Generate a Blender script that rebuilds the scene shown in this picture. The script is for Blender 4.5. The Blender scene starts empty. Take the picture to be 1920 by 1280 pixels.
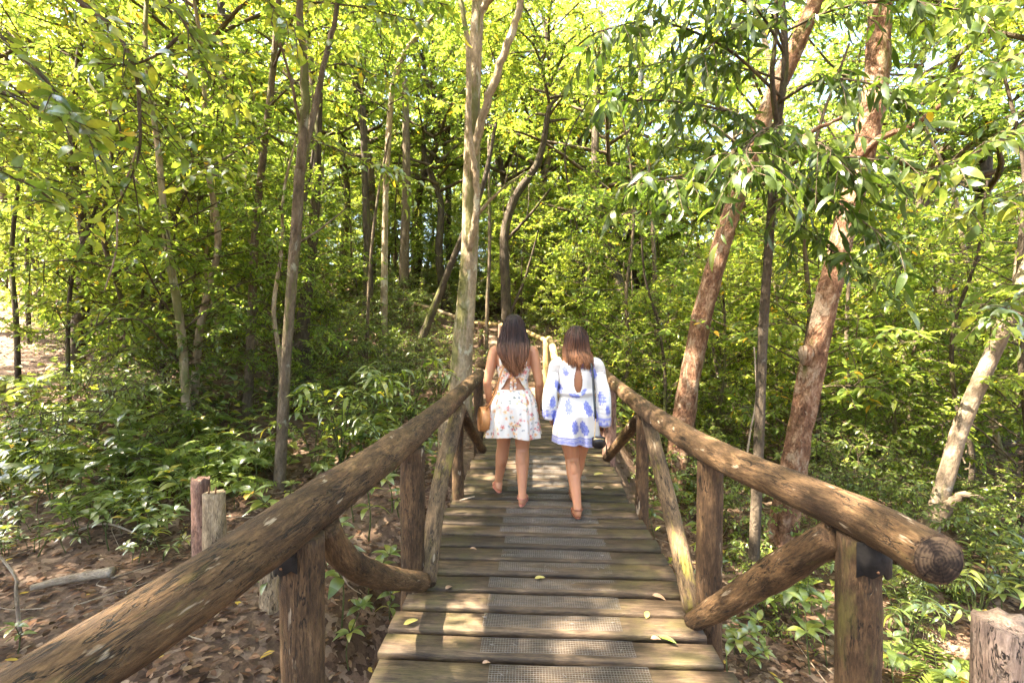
import bpy, math, random
import numpy as np
from mathutils import Vector, Matrix, noise as mnoise

SC = bpy.context.scene
COL = SC.collection
rng = np.random.default_rng(7)
R = math.radians

# ------------------------------------------------------------------ camera
YAW, PITCH, EYE, FPX = R(2.9), R(-1.41), 1.5, 853.0
cam_d = bpy.data.cameras.new('camera')
cam_d.sensor_width = 36.0
cam_d.lens = 36.0 * FPX / 1920.0
cam_d.clip_start = 0.05
cam_d.clip_end = 600
cam = bpy.data.objects.new('camera', cam_d)
COL.objects.link(cam)
cam.location = (0, 0, EYE)
cam.rotation_euler = (R(90) + PITCH, 0, YAW)
SC.camera = cam

# ------------------------------------------------------------------ light
SUN_DIR = Vector((-0.50, -0.12, 0.80)).normalized()     # towards the sun
sun_el = math.asin(SUN_DIR.z)
world = bpy.data.worlds.new('World')
SC.world = world
world.use_nodes = True
wn = world.node_tree
bg = wn.nodes.get('Background') or wn.nodes.new('ShaderNodeBackground')
sky = wn.nodes.new('ShaderNodeTexSky')
sky.sky_type = 'NISHITA'
sky.sun_disc = False
sky.sun_elevation = sun_el
sky.sun_rotation = math.atan2(SUN_DIR.x, SUN_DIR.y)
sky.dust_density = 4.0
sky.ozone_density = 0.6
wn.links.new(sky.outputs[0], bg.inputs[0])
bg.inputs[1].default_value = 0.095
sun_d = bpy.data.lights.new('sun', 'SUN')
sun_d.energy = 4.6
sun_d.angle = R(0.5)
sun_d.color = (1.0, 0.885, 0.70)
sun = bpy.data.objects.new('sun', sun_d)
COL.objects.link(sun)
sun.rotation_euler = SUN_DIR.to_track_quat('Z', 'Y').to_euler()
sun.location = (-20, -5, 30)

vs = SC.view_settings
vs.view_transform = 'Standard'
vs.look = 'None'
vs.exposure = 3.82
vs.gamma = 1.0
vs.use_curve_mapping = False
cy = SC.cycles
cy.max_bounces = 7
cy.diffuse_bounces = 4
cy.glossy_bounces = 2
cy.transmission_bounces = 5
cy.transparent_max_bounces = 4
cy.caustics_reflective = False
cy.caustics_refractive = False
cy.use_denoising = True
cy.use_adaptive_sampling = True
cy.adaptive_threshold = 0.02
cy.sample_clamp_indirect = 6.0

# ------------------------------------------------------------------ helpers
_cy, _sy, _cp, _sp = math.cos(YAW), math.sin(YAW), math.cos(PITCH), math.sin(PITCH)


def P(px, py, d):
    """place measured in the photograph (pixel and distance) -> world point"""
    xc = (px - 960) / FPX * d
    zc = -(py - 640) / FPX * d
    f = d * _cp - zc * _sp
    z = d * _sp + zc * _cp
    return np.array((xc * _cy - f * _sy, xc * _sy + f * _cy, EYE + z))


def nrm(v):
    v = np.asarray(v, float)
    return v / np.maximum(np.linalg.norm(v, axis=-1, keepdims=True), 1e-9)


def smooth(a, b, x):
    t = np.clip((x - a) / (b - a), 0, 1)
    return t * t * (3 - 2 * t)


def link(o, parent=None):
    COL.objects.link(o)
    if parent is not None:
        o.parent = parent
    return o


def mesh_np(name, V, faces, mats, fmat=None, fattr=None, pattr=None, pvec=None, pcol=None, shade=True):
    """faces: list of (n,k) int arrays; fmat/fattr: list of arrays matching faces"""
    V = np.asarray(V, np.float32)
    me = bpy.data.meshes.new(name)
    faces = [np.asarray(f, np.int32) for f in faces if len(f)]
    nl = sum(f.size for f in faces)
    nf = sum(len(f) for f in faces)
    me.vertices.add(len(V))
    me.vertices.foreach_set('co', V.ravel())
    me.loops.add(nl)
    me.polygons.add(nf)
    me.loops.foreach_set('vertex_index', np.concatenate([f.ravel() for f in faces]))
    tot = np.concatenate([np.full(len(f), f.shape[1], np.int32) for f in faces])
    st = np.concatenate([[0], np.cumsum(tot)[:-1]]).astype(np.int32)
    me.polygons.foreach_set('loop_start', st)
    if shade:
        me.polygons.foreach_set('use_smooth', np.ones(nf, bool))
    if fmat is not None:
        me.polygons.foreach_set('material_index', np.concatenate(fmat).astype(np.int32))
    for m in (mats if isinstance(mats, (list, tuple)) else [mats]):
        me.materials.append(m)
    me.update(calc_edges=True)
    if fattr is not None:
        a = me.attributes.new('rnd', 'FLOAT', 'FACE')
        a.data.foreach_set('value', np.concatenate(fattr).astype(np.float32))
    if pattr is not None:
        a = me.attributes.new('along', 'FLOAT', 'POINT')
        a.data.foreach_set('value', np.asarray(pattr, np.float32))
    if pvec is not None:
        a = me.attributes.new('grain', 'FLOAT_VECTOR', 'POINT')
        a.data.foreach_set('vector', np.asarray(pvec, np.float32).ravel())
    if pcol is not None:
        a = me.attributes.new('print', 'FLOAT_COLOR', 'POINT')
        c = np.ones((len(V), 4), np.float32)
        c[:, :3] = pcol
        a.data.foreach_set('color', c.ravel())
    return me


def obj(name, me, parent=None):
    return link(bpy.data.objects.new(name, me), parent)


def tag(o, label=None, cat=None, group=None, kind=None):
    if label:
        o['label'] = label
        if len(label.split()) > 16: print('LONG LABEL', label)
    if cat: o['category'] = cat
    if group: o['group'] = group
    if kind: o['kind'] = kind
    return o


def empty(name, loc=(0, 0, 0), rz=0.0, scale=1.0):
    o = bpy.data.objects.new(name, None)
    o.empty_display_size = 0.1
    o.location = loc
    o.rotation_euler = (0, 0, rz)
    o.scale = (scale,) * 3
    return link(o)


def copy_tree(o, parent=None):
    c = o.copy()
    COL.objects.link(c)
    c.parent = parent
    for ch in list(o.children):
        copy_tree(ch, c)
    return c


class Geo:
    """collects pieces into one mesh"""
    def __init__(s):
        s.V, s.F, s.M, s.A, s.G, s.n = [], [], [], [], [], 0

    def add(s, V, faces, mat=0, rnd=0.5, grain=None):
        V = np.asarray(V, float)
        s.V.append(V)
        s.G.append(np.asarray(grain, float) if grain is not None else V)
        for f in faces:
            f = np.asarray(f, int)
            if not len(f): continue
            s.F.append(f + s.n)
            s.M.append(np.full(len(f), mat))
            s.A.append(np.broadcast_to(np.asarray(rnd, float), (len(f),)).copy())
        s.n += len(V)
        return s

    def mesh(s, name, mats, shade=True):
        return mesh_np(name, np.concatenate(s.V), s.F, mats, s.M, s.A, pvec=np.concatenate(s.G), shade=shade)


def frames(path):
    path = np.asarray(path, float)
    T = nrm(np.gradient(path, axis=0))
    up = np.array((0, 0, 1.0)) if abs(T[0][2]) < 0.9 else np.array((1.0, 0, 0))
    n = nrm(np.cross(np.cross(T[0], up), T[0]))
    Ns = []
    for t in T:
        n = nrm(n - t * np.dot(n, t))
        Ns.append(n)
    Ns = np.array(Ns)
    return T, Ns, np.cross(T, Ns)


def resample(pts, n):
    """smooth curve through points (Catmull-Rom), n samples"""
    p = np.asarray(pts, float)
    if len(p) == 2:
        t = np.linspace(0, 1, n)[:, None]
        return p[0] * (1 - t) + p[1] * t
    q = np.vstack([2 * p[0] - p[1], p, 2 * p[-1] - p[-2]])
    k = np.linspace(0, len(p) - 1, n)
    i = np.minimum(k.astype(int), len(p) - 2)
    t = (k - i)[:, None]
    a, b, c, d = q[i], q[i + 1], q[i + 2], q[i + 3]
    return 0.5 * ((2 * b) + (c - a) * t + (2 * a - 5 * b + 4 * c - d) * t ** 2 + (3 * b - a - 3 * c + d) * t ** 3)


def tube(path, radii, sides=8, cap=True, rough=0.0, seed=0, flute=0.0):
    """swept tube -> V, faces, grain"""
    path = np.asarray(path, float)
    n = len(path)
    radii = np.broadcast_to(np.asarray(radii, float), (n,))
    T, N, B = frames(path)
    th = np.linspace(0, 2 * np.pi, sides, endpoint=False)
    c, s_ = np.cos(th), np.sin(th)
    seg = np.linalg.norm(np.diff(path, axis=0), axis=1)
    v = np.concatenate([[0], np.cumsum(seg)])
    rad = np.repeat(radii[:, None], sides, 1)
    if rough > 0:
        r0 = float(np.mean(radii))
        for i in range(n):
            for j in range(sides):
                q = Vector((c[j] * 1.3 + seed * 3.1, s_[j] * 1.3, v[i] / r0 * 0.35))
                q2 = Vector((c[j] * 3 + seed * 1.7, s_[j] * 3, v[i] / r0 * 0.9))
                q3 = Vector((c[j] * 6 + seed * 2.3, s_[j] * 6, v[i] / r0 * 1.3))
                rad[i, j] *= 1 + rough * (mnoise.noise(q) + 0.45 * mnoise.noise(q2) + 0.28 * mnoise.noise(q3))
    if flute > 0:
        rad *= 1 + flute * np.cos(5 * th + seed)[None, :] * np.linspace(1, 0, n)[:, None] ** 4
    V = path[:, None, :] + rad[..., None] * (c[None, :, None] * N[:, None, :] + s_[None, :, None] * B[:, None, :])
    G = np.stack([np.broadcast_to(c * radii.mean(), (n, sides)), np.broadcast_to(s_ * radii.mean(), (n, sides)),
                  np.broadcast_to(v[:, None], (n, sides))], -1)
    i = np.arange(n - 1)[:, None] * sides
    j = np.arange(sides)[None, :]
    a, b = i + j, i + (j + 1) % sides
    q = np.stack([a, b, b + sides, a + sides], -1).reshape(-1, 4)
    V = V.reshape(-1, 3)
    G = G.reshape(-1, 3)
    F = [q]
    if cap:
        V = np.vstack([V, path[0], path[-1]])
        G = np.vstack([G, G[0] * 0, [0, 0, v[-1]]])
        k = np.arange(sides)
        F.append(np.stack([np.full(sides, n * sides), (k + 1) % sides, k], -1))
        F.append(np.stack([np.full(sides, n * sides + 1), (n - 1) * sides + k, (n - 1) * sides + (k + 1) % sides], -1))
    return V, F, G


def tube_mesh(name, path, radii, mat, sides=10, rough=0.0, seed=0, flute=0.0):
    V, F, G = tube(path, radii, sides, True, rough, seed, flute)
    return mesh_np(name, V, F, mat, pvec=G)


def box_geo(size, div=(1, 1, 1)):
    sx, sy, sz = size
    V = np.array([(x, y, z) for x in (-sx / 2, sx / 2) for y in (-sy / 2, sy / 2) for z in (-sz / 2, sz / 2)])
    F = [np.array([(0, 1, 3, 2), (4, 6, 7, 5), (0, 4, 5, 1), (2, 3, 7, 6), (0, 2, 6, 4), (1, 5, 7, 3)])]
    return V, F


# ------------------------------------------------------------------ node helpers
def new_mat(name):
    m = bpy.data.materials.new(name)
    m.use_nodes = True
    nt = m.node_tree
    nt.nodes.clear()
    out = nt.nodes.new('ShaderNodeOutputMaterial')
    return m, nt, out


def nd(nt, t, **kw):
    n = nt.nodes.new(t)
    for k, v in kw.items():
        if k.startswith('i_'):
            key = k[2:]
            key = int(key) if key.isdigit() else key
            s = n.inputs[key]
            if isinstance(v, bpy.types.NodeSocket):
                nt.links.new(v, s)
            else:
                s.default_value = v
        else:
            setattr(n, k, v)
    return n


def ramp(nt, fac, stops, interp='LINEAR'):
    n = nt.nodes.new('ShaderNodeValToRGB')
    n.color_ramp.interpolation = interp
    e = n.color_ramp.elements
    while len(e) < len(stops): e.new(0.5)
    for k, (p, c) in enumerate(stops):
        e[k].position = p
        e[k].color = (c[0], c[1], c[2], 1) if hasattr(c, '__len__') else (c, c, c, 1)
    nt.links.new(fac, n.inputs[0])
    return n.outputs[0]


def mixc(nt, fac, a, b, mode='MIX'):
    n = nt.nodes.new('ShaderNodeMix')
    n.data_type = 'RGBA'
    n.blend_type = mode
    for s, v in ((n.inputs[0], fac), (n.inputs[6], a), (n.inputs[7], b)):
        if isinstance(v, bpy.types.NodeSocket):
            nt.links.new(v, s)
        elif hasattr(v, '__len__'):
            s.default_value = (v[0], v[1], v[2], 1)
        else:
            s.default_value = v
    return n.outputs[2]


def math_n(nt, op, a, b=0.0, clamp=False):
    n = nt.nodes.new('ShaderNodeMath')
    n.operation = op
    n.use_clamp = clamp
    for s, v in ((n.inputs[0], a), (n.inputs[1], b)):
        if isinstance(v, bpy.types.NodeSocket):
            nt.links.new(v, s)
        else:
            s.default_value = v
    return n.outputs[0]


def noise(nt, vec, scale, detail=4, rough=0.55, sc=None, dist=0.0):
    if sc is not None:
        mp = nd(nt, 'ShaderNodeMapping')
        nt.links.new(vec, mp.inputs[0])
        mp.inputs[3].default_value = sc
        vec = mp.outputs[0]
    n = nt.nodes.new('ShaderNodeTexNoise')
    n.inputs['Scale'].default_value = scale
    n.inputs['Detail'].default_value = detail
    n.inputs['Roughness'].default_value = rough
    n.inputs['Distortion'].default_value = dist
    nt.links.new(vec, n.inputs['Vector'])
    return n.outputs[0]


def grain_vec(nt, attr='grain', spread=7.0):
    a = nd(nt, 'ShaderNodeAttribute', attribute_name=attr)
    oi = nd(nt, 'ShaderNodeObjectInfo')
    sc = math_n(nt, 'MULTIPLY', oi.outputs['Random'], spread)
    v = nd(nt, 'ShaderNodeVectorMath', operation='ADD')
    nt.links.new(a.outputs['Vector'], v.inputs[0])
    nt.links.new(sc, v.inputs[1])
    return v.outputs[0], oi.outputs['Random']


def principled(nt, out, col, rough=0.7, bump=None, bstr=0.5, bdist=0.01, **kw):
    b = nt.nodes.new('ShaderNodeBsdfPrincipled')
    for key, v in (('Base Color', col), ('Roughness', rough)):
        if isinstance(v, bpy.types.NodeSocket):
            nt.links.new(v, b.inputs[key])
        else:
            b.inputs[key].default_value = (*v, 1) if hasattr(v, '__len__') else v
    for k, v in kw.items():
        b.inputs[k.replace('_', ' ')].default_value = v
    if bump is not None:
        bn = nt.nodes.new('ShaderNodeBump')
        bn.inputs['Strength'].default_value = bstr
        bn.inputs['Distance'].default_value = bdist
        nt.links.new(bump, bn.inputs['Height'])
        nt.links.new(bn.outputs[0], b.inputs['Normal'])
    nt.links.new(b.outputs[0], out.inputs[0])
    return b


# ------------------------------------------------------------------ materials
def log_material(name, c_dark, c_mid, c_light, moss=0.35, moss_col=(0.13, 0.135, 0.02), crack=1.0):
    m, nt, out = new_mat(name)
    v, rnd = grain_vec(nt)
    fib = noise(nt, v, 34, 7, 0.72, (1, 1, 0.22), 0.4)
    fine = noise(nt, v, 150, 4, 0.7, (1, 1, 0.20))
    blot = noise(nt, v, 6.5, 6, 0.68, (1, 1, 0.5))
    col = ramp(nt, fib, [(0.28, c_dark), (0.5, c_mid), (0.72, c_light)])
    stain = ramp(nt, blot, [(0.38, (0.26, 0.22, 0.19)), (0.5, (0.72, 0.68, 0.62)), (0.64, (1.12, 1.05, 0.95))])
    col = mixc(nt, 0.75, col, stain, 'MULTIPLY')
    fl = ramp(nt, fine, [(0.34, 0.42), (0.5, 0.95), (0.66, 1.35)])
    col = mixc(nt, 0.8, col, fl, 'MULTIPLY')
    ck = noise(nt, v, 34, 4, 0.62, (1, 1, 0.13), 0.5)
    ckl = ramp(nt, ck, [(0.480, 1), (0.496, 0.0), (0.504, 0.0), (0.520, 1)])
    ckm = ramp(nt, noise(nt, v, 9, 2, 0.5, (1, 1, 0.4)), [(0.46, 0), (0.56, 1.0)])
    ckf = math_n(nt, 'MULTIPLY', math_n(nt, 'SUBTRACT', 1.0, ckl), ckm)
    ckf = math_n(nt, 'MULTIPLY', ckf, crack, True)
    col = mixc(nt, ckf, col, (0.012, 0.009, 0.006))
    ms = noise(nt, v, 7.0, 6, 0.7, (1, 1, 0.35))
    msf = ramp(nt, ms, [(0.66 - moss * 0.45, 0), (0.80 - moss * 0.45, 1)])
    msf = math_n(nt, 'MULTIPLY', msf, 0.75)
    col = mixc(nt, msf, col, moss_col)
    # pale scuffs
    sc = noise(nt, v, 26, 3, 0.6, (1, 1, 0.25))
    scf = ramp(nt, sc, [(0.66, 0), (0.70, 0.75)])
    col = mixc(nt, scf, col, (0.34, 0.27, 0.19))
    h = math_n(nt, 'SUBTRACT', math_n(nt, 'ADD', fib, math_n(nt, 'MULTIPLY', fine, 0.5)), math_n(nt, 'MULTIPLY', ckf, 1.6))
    principled(nt, out, col, 0.75, h, 0.7, 0.013, Specular_IOR_Level=0.3)
    return m


M = {}
M['rail'] = log_material('weathered_log', (0.036, 0.020, 0.009), (0.108, 0.062, 0.029), (0.22, 0.138, 0.070), 0.10, (0.115, 0.10, 0.025))
M['post'] = log_material('post_log', (0.030, 0.017, 0.008), (0.092, 0.053, 0.026), (0.18, 0.112, 0.057), 0.12, (0.115, 0.10, 0.025))
M['lichen_log'] = log_material('lichen_log', (0.060, 0.038, 0.022), (0.145, 0.097, 0.056), (0.24, 0.17, 0.10), 0.24, (0.28, 0.235, 0.03))
M['pale_log'] = log_material('pale_log', (0.20, 0.14, 0.085), (0.36, 0.27, 0.17), (0.5, 0.40, 0.28), 0.05)
M['yellow_rail'] = log_material('yellow_rail', (0.30, 0.20, 0.07), (0.48, 0.34, 0.14), (0.58, 0.44, 0.22), 0.1, crack=0.4)
M['red_post'] = log_material('red_post', (0.12, 0.06, 0.045), (0.27, 0.155, 0.115), (0.42, 0.28, 0.22), 0.05, crack=1.0)
M['grey_post'] = log_material('grey_post', (0.13, 0.085, 0.065), (0.24, 0.175, 0.14), (0.38, 0.31, 0.26), 0.08)
M['cut_end'] = log_material('cut_end', (0.04, 0.028, 0.018), (0.10, 0.07, 0.045), (0.22, 0.16, 0.10), 0.1)


def sawn_material():
    m, nt, out = new_mat('sawn_end')
    a = nd(nt, 'ShaderNodeAttribute', attribute_name='grain')
    sp = nd(nt, 'ShaderNodeSeparateXYZ')
    nt.links.new(a.outputs['Vector'], sp.inputs[0])
    n = noise(nt, a.outputs['Vector'], 30, 4)
    rr_ = math_n(nt, 'SQRT', math_n(nt, 'ADD', math_n(nt, 'MULTIPLY', sp.outputs[0], sp.outputs[0]), math_n(nt, 'MULTIPLY', sp.outputs[1], sp.outputs[1])))
    w = math_n(nt, 'SINE', math_n(nt, 'ADD', math_n(nt, 'MULTIPLY', rr_, 620.0), math_n(nt, 'MULTIPLY', n, 16.0)))
    col = ramp(nt, math_n(nt, 'ADD', math_n(nt, 'MULTIPLY', w, 0.05), n), [(0.35, (0.012, 0.008, 0.006)), (0.5, (0.036, 0.023, 0.015)), (0.66, (0.12, 0.078, 0.045))])
    ang = math_n(nt, 'ARCTAN2', sp.outputs[1], sp.outputs[0])
    ck = math_n(nt, 'ABSOLUTE', math_n(nt, 'SINE', math_n(nt, 'ADD', math_n(nt, 'MULTIPLY', ang, 3.5), math_n(nt, 'MULTIPLY', n, 2.2))))
    ckf = ramp(nt, ck, [(0.0, 1), (0.07, 0)])
    col = mixc(nt, ckf, col, (0.008, 0.006, 0.005))
    principled(nt, out, col, 0.85, math_n(nt, 'SUBTRACT', n, ckf), 0.8, 0.01, Specular_IOR_Level=0.2)
    return m


M['sawn_end'] = sawn_material()


def plank_material():
    m, nt, out = new_mat('mossy_plank')
    tc = nd(nt, 'ShaderNodeTexCoord')
    oi = nd(nt, 'ShaderNodeObjectInfo')
    off = math_n(nt, 'MULTIPLY', oi.outputs['Random'], 37.0)
    va = nd(nt, 'ShaderNodeVectorMath', operation='ADD')
    nt.links.new(tc.outputs['Object'], va.inputs[0])
    nt.links.new(off, va.inputs[1])
    v = va.outputs[0]
    fib = noise(nt, v, 48, 7, 0.7, (0.11, 1, 1), 0.3)
    fine = noise(nt, v, 190, 4, 0.7, (0.10, 1, 1))
    col = ramp(nt, fib, [(0.3, (0.026, 0.016, 0.009)), (0.5, (0.078, 0.050, 0.029)), (0.72, (0.165, 0.114, 0.070))])
    blot = noise(nt, v, 4.0, 5, 0.65, (0.5, 1, 1))
    col = mixc(nt, 0.8, col, ramp(nt, blot, [(0.36, 0.38), (0.62, 1.05)]), 'MULTIPLY')
    col = mixc(nt, 0.8, col, ramp(nt, fine, [(0.35, 0.45), (0.5, 0.95), (0.65, 1.35)]), 'MULTIPLY')
    pk = noise(nt, v, 40, 3, 0.6, (0.06, 1, 1))
    pkf = math_n(nt, 'MULTIPLY', ramp(nt, pk, [(0.485, 0), (0.5, 1), (0.515, 0)]), ramp(nt, noise(nt, v, 6, 2, 0.5, (0.4, 1, 1)), [(0.5, 0), (0.6, 0.9)]))
    col = mixc(nt, pkf, col, (0.01, 0.008, 0.006))
    # moss keeps to the less trodden ends
    sx = nd(nt, 'ShaderNodeSeparateXYZ')
    nt.links.new(tc.outputs['Object'], sx.inputs[0])
    ax = math_n(nt, 'ABSOLUTE', sx.outputs[0])
    ends = ramp(nt, ax, [(0.25, 0.04), (0.6, 0.5)])
    ms = noise(nt, v, 6, 6, 0.7, (0.6, 1, 1))
    msf = math_n(nt, 'MULTIPLY', ramp(nt, ms, [(0.46, 0), (0.62, 0.85)]), ends)
    col = mixc(nt, msf, col, (0.115, 0.098, 0.030))
    tone = math_n(nt, 'ADD', math_n(nt, 'MULTIPLY', oi.outputs['Random'], 0.75), 0.6)
    col = mixc(nt, 1.0, col, tone, 'MULTIPLY')
    h = math_n(nt, 'ADD', fib, math_n(nt, 'MULTIPLY', fine, 0.5))
    principled(nt, out, col, 0.66, h, 0.55, 0.006, Specular_IOR_Level=0.35)
    return m


M['plank'] = plank_material()


def simple(name, col, rough=0.6, metal=0.0, spec=0.5, nscale=20, var=0.25, bump=0.2):
    m, nt, out = new_mat(name)
    tc = nd(nt, 'ShaderNodeTexCoord')
    n = noise(nt, tc.outputs['Object'], nscale, 4)
    c = mixc(nt, 1.0, col, ramp(nt, n, [(0.3, 1 - var), (0.7, 1 + var)]), 'MULTIPLY')
    principled(nt, out, c, rough, n, bump, 0.004, Metallic=metal, Specular_IOR_Level=spec)
    return m


M['wire'] = simple('galvanised_wire', (0.19, 0.175, 0.16), 0.6, 0.3, 0.5, 60, 0.3)
M['rubber'] = simple('black_rubber', (0.020, 0.017, 0.015), 0.85, 0, 0.25, 30, 0.5, 0.6)
M['nail'] = simple('rusty_nail', (0.2, 0.10, 0.05), 0.6, 0.6)


def bark_material(name, c0, c1, c2, lichen=0.3, lich_col=(0.42, 0.42, 0.33), zs=0.25, sc=9, moss=0.0, crust=0.0):
    m, nt, out = new_mat(name)
    v, rnd = grain_vec(nt, 'grain', 11)
    a = noise(nt, v, sc, 6, 0.62, (1, 1, zs))
    b = noise(nt, v, sc * 4, 5, 0.6, (1, 1, 0.5))
    col = ramp(nt, a, [(0.3, c0), (0.5, c1), (0.7, c2)])
    col = mixc(nt, 0.7, col, ramp(nt, b, [(0.3, 0.5), (0.7, 1.25)]), 'MULTIPLY')
    l = noise(nt, v, 5, 5, 0.7, (1, 1, 0.6), 0.5)
    lf = ramp(nt, l, [(0.70 - lichen * 0.3, 0), (0.75 - lichen * 0.3, 0.8)])
    col = mixc(nt, lf, col, lich_col)
    if moss:
        mm = noise(nt, v, 3.1, 5, 0.7, (1, 1, 0.18))
        mf = ramp(nt, mm, [(0.66 - moss * 0.3, 0), (0.74 - moss * 0.3, 0.75)])
        col = mixc(nt, mf, col, (0.10, 0.11, 0.025))
    h = math_n(nt, 'ADD', math_n(nt, 'ADD', a, math_n(nt, 'MULTIPLY', b, 0.7)), math_n(nt, 'MULTIPLY', lf, 0.25))
    principled(nt, out, col, 0.85, h, 1.0, 0.035 + crust, Specular_IOR_Level=0.2)
    return m


M['bark_pale'] = bark_material('pale_bark', (0.16, 0.115, 0.07), (0.30, 0.225, 0.145), (0.40, 0.32, 0.22), 0.45, (0.46, 0.42, 0.32), 0.3, 8, 0.45)
M['bark_red'] = bark_material('red_bark', (0.080, 0.037, 0.022), (0.21, 0.108, 0.062), (0.40, 0.265, 0.175), 0.5, (0.36, 0.27, 0.19), 0.5, 11, 0.25, 0.02)
M['bark_dark'] = bark_material('dark_bark', (0.035, 0.026, 0.018), (0.075, 0.056, 0.038), (0.13, 0.10, 0.07), 0.15, (0.2, 0.19, 0.15), 0.25, 14, 0.3)
M['bark_grey'] = bark_material('grey_bark', (0.060, 0.043, 0.027), (0.130, 0.095, 0.060), (0.20, 0.155, 0.105), 0.3, (0.30, 0.28, 0.20), 0.3, 12, 0.35)
M['bark_cream'] = bark_material('cream_bark', (0.08, 0.056, 0.036), (0.19, 0.14, 0.095), (0.32, 0.26, 0.19), 0.35, (0.36, 0.31, 0.24), 0.3, 7, 0.2)
M['twig'] = bark_material('twig_bark', (0.05, 0.036, 0.022), (0.11, 0.08, 0.05), (0.18, 0.14, 0.09), 0.0, (0.2, 0.2, 0.15), 0.3, 30)
M['green_stem'] = bark_material('green_stem', (0.05, 0.07, 0.02), (0.09, 0.11, 0.035), (0.14, 0.15, 0.05), 0.0, (0.2, 0.2, 0.15), 0.3, 30)
M['dry_twig'] = bark_material('dry_twig', (0.22, 0.16, 0.11), (0.36, 0.28, 0.2), (0.48, 0.40, 0.31), 0.2, (0.5, 0.45, 0.38), 0.3, 25)


def leaf_material(name, stops, trans, tmix=0.5, gloss=0.10, grough=0.35, obj_rnd=False):
    """leaf: diffuse + translucent, thin waxy gloss; colour varies leaf by leaf"""
    m, nt, out = new_mat(name)
    at = nd(nt, 'ShaderNodeAttribute', attribute_name='rnd')
    f = at.outputs['Fac']
    oi = nd(nt, 'ShaderNodeObjectInfo')
    if obj_rnd:
        f = oi.outputs['Random']
    else:
        f = math_n(nt, 'ADD', f, math_n(nt, 'MULTIPLY', math_n(nt, 'SUBTRACT', oi.outputs['Random'], 0.5), 0.22), True)
    col = ramp(nt, f, stops)
    geo = nd(nt, 'ShaderNodeNewGeometry')
    n1 = noise(nt, geo.outputs['Position'], 38, 3, 0.6)
    col = mixc(nt, 0.5, col, ramp(nt, n1, [(0.3, 0.65), (0.7, 1.3)]), 'MULTIPLY')
    tcol = mixc(nt, 1.0, col, trans, 'MULTIPLY')
    d = nd(nt, 'ShaderNodeBsdfDiffuse')
    t = nd(nt, 'ShaderNodeBsdfTranslucent')
    nt.links.new(col, d.inputs[0])
    nt.links.new(tcol, t.inputs[0])
    mx = nd(nt, 'ShaderNodeMixShader')
    mx.inputs[0].default_value = tmix
    nt.links.new(d.outputs[0], mx.inputs[1])
    nt.links.new(t.outputs[0], mx.inputs[2])
    g = nd(nt, 'ShaderNodeBsdfGlossy')
    g.inputs['Roughness'].default_value = grough
    g.inputs['Color'].default_value = (0.9, 0.9, 0.9, 1)
    lw = nd(nt, 'ShaderNodeLayerWeight')
    lw.inputs[0].default_value = 0.35
    gf = math_n(nt, 'MULTIPLY', lw.outputs['Fresnel'], gloss * 1.2)
    gf = math_n(nt, 'ADD', gf, gloss * 0.15)
    mg = nd(nt, 'ShaderNodeMixShader')
    nt.links.new(gf, mg.inputs[0])
    nt.links.new(mx.outputs[0], mg.inputs[1])
    nt.links.new(g.outputs[0], mg.inputs[2])
    nt.links.new(mg.outputs[0], out.inputs[0])
    return m


GREEN = [(0.0, (0.054, 0.090, 0.022)), (0.45, (0.100, 0.150, 0.028)), (0.8, (0.156, 0.202, 0.034)), (0.97, (0.26, 0.262, 0.036)), (1.0, (0.45, 0.28, 0.03))]
BRIGHT = [(0.0, (0.080, 0.125, 0.024)), (0.45, (0.140, 0.188, 0.032)), (0.85, (0.222, 0.255, 0.040)), (0.97, (0.34, 0.31, 0.05)), (1.0, (0.48, 0.32, 0.03))]
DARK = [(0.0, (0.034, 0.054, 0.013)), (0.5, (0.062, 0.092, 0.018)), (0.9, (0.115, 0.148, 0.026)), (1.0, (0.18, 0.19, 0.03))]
TR = (2.55, 2.45, 1.4)
M['leaf'] = leaf_material('leaf_green', GREEN, TR, 0.56, 0.07)
M['leaf_bright'] = leaf_material('leaf_bright', BRIGHT, TR, 0.58, 0.06)
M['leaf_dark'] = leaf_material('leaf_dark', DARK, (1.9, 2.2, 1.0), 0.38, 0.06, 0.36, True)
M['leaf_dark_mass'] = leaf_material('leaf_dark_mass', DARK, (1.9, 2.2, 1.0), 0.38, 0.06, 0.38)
M['leaf_near'] = leaf_material('leaf_near', GREEN, TR, 0.48, 0.16, 0.33, True)
M['leaf_near_bright'] = leaf_material('leaf_near_bright', BRIGHT, TR, 0.52, 0.12, 0.35, True)
M['leaf_under'] = leaf_material('leaf_under', [(0.0, (0.062, 0.095, 0.024)), (0.5, (0.105, 0.145, 0.030)), (0.92, (0.17, 0.205, 0.036)), (1.0, (0.28, 0.27, 0.04))], TR, 0.42, 0.14, 0.36)
LIT = [(0.0, (0.030, 0.017, 0.011)), (0.3, (0.08, 0.043, 0.026)), (0.6, (0.165, 0.088, 0.05)), (0.82, (0.25, 0.165, 0.105)), (0.92, (0.36, 0.28, 0.20)), (0.95, (0.42, 0.27, 0.06)), (1.0, (0.50, 0.36, 0.06))]
M['litter'] = leaf_material('dead_leaf', LIT, (1.0, 0.8, 0.6), 0.15, 0.05, 0.5)


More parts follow.
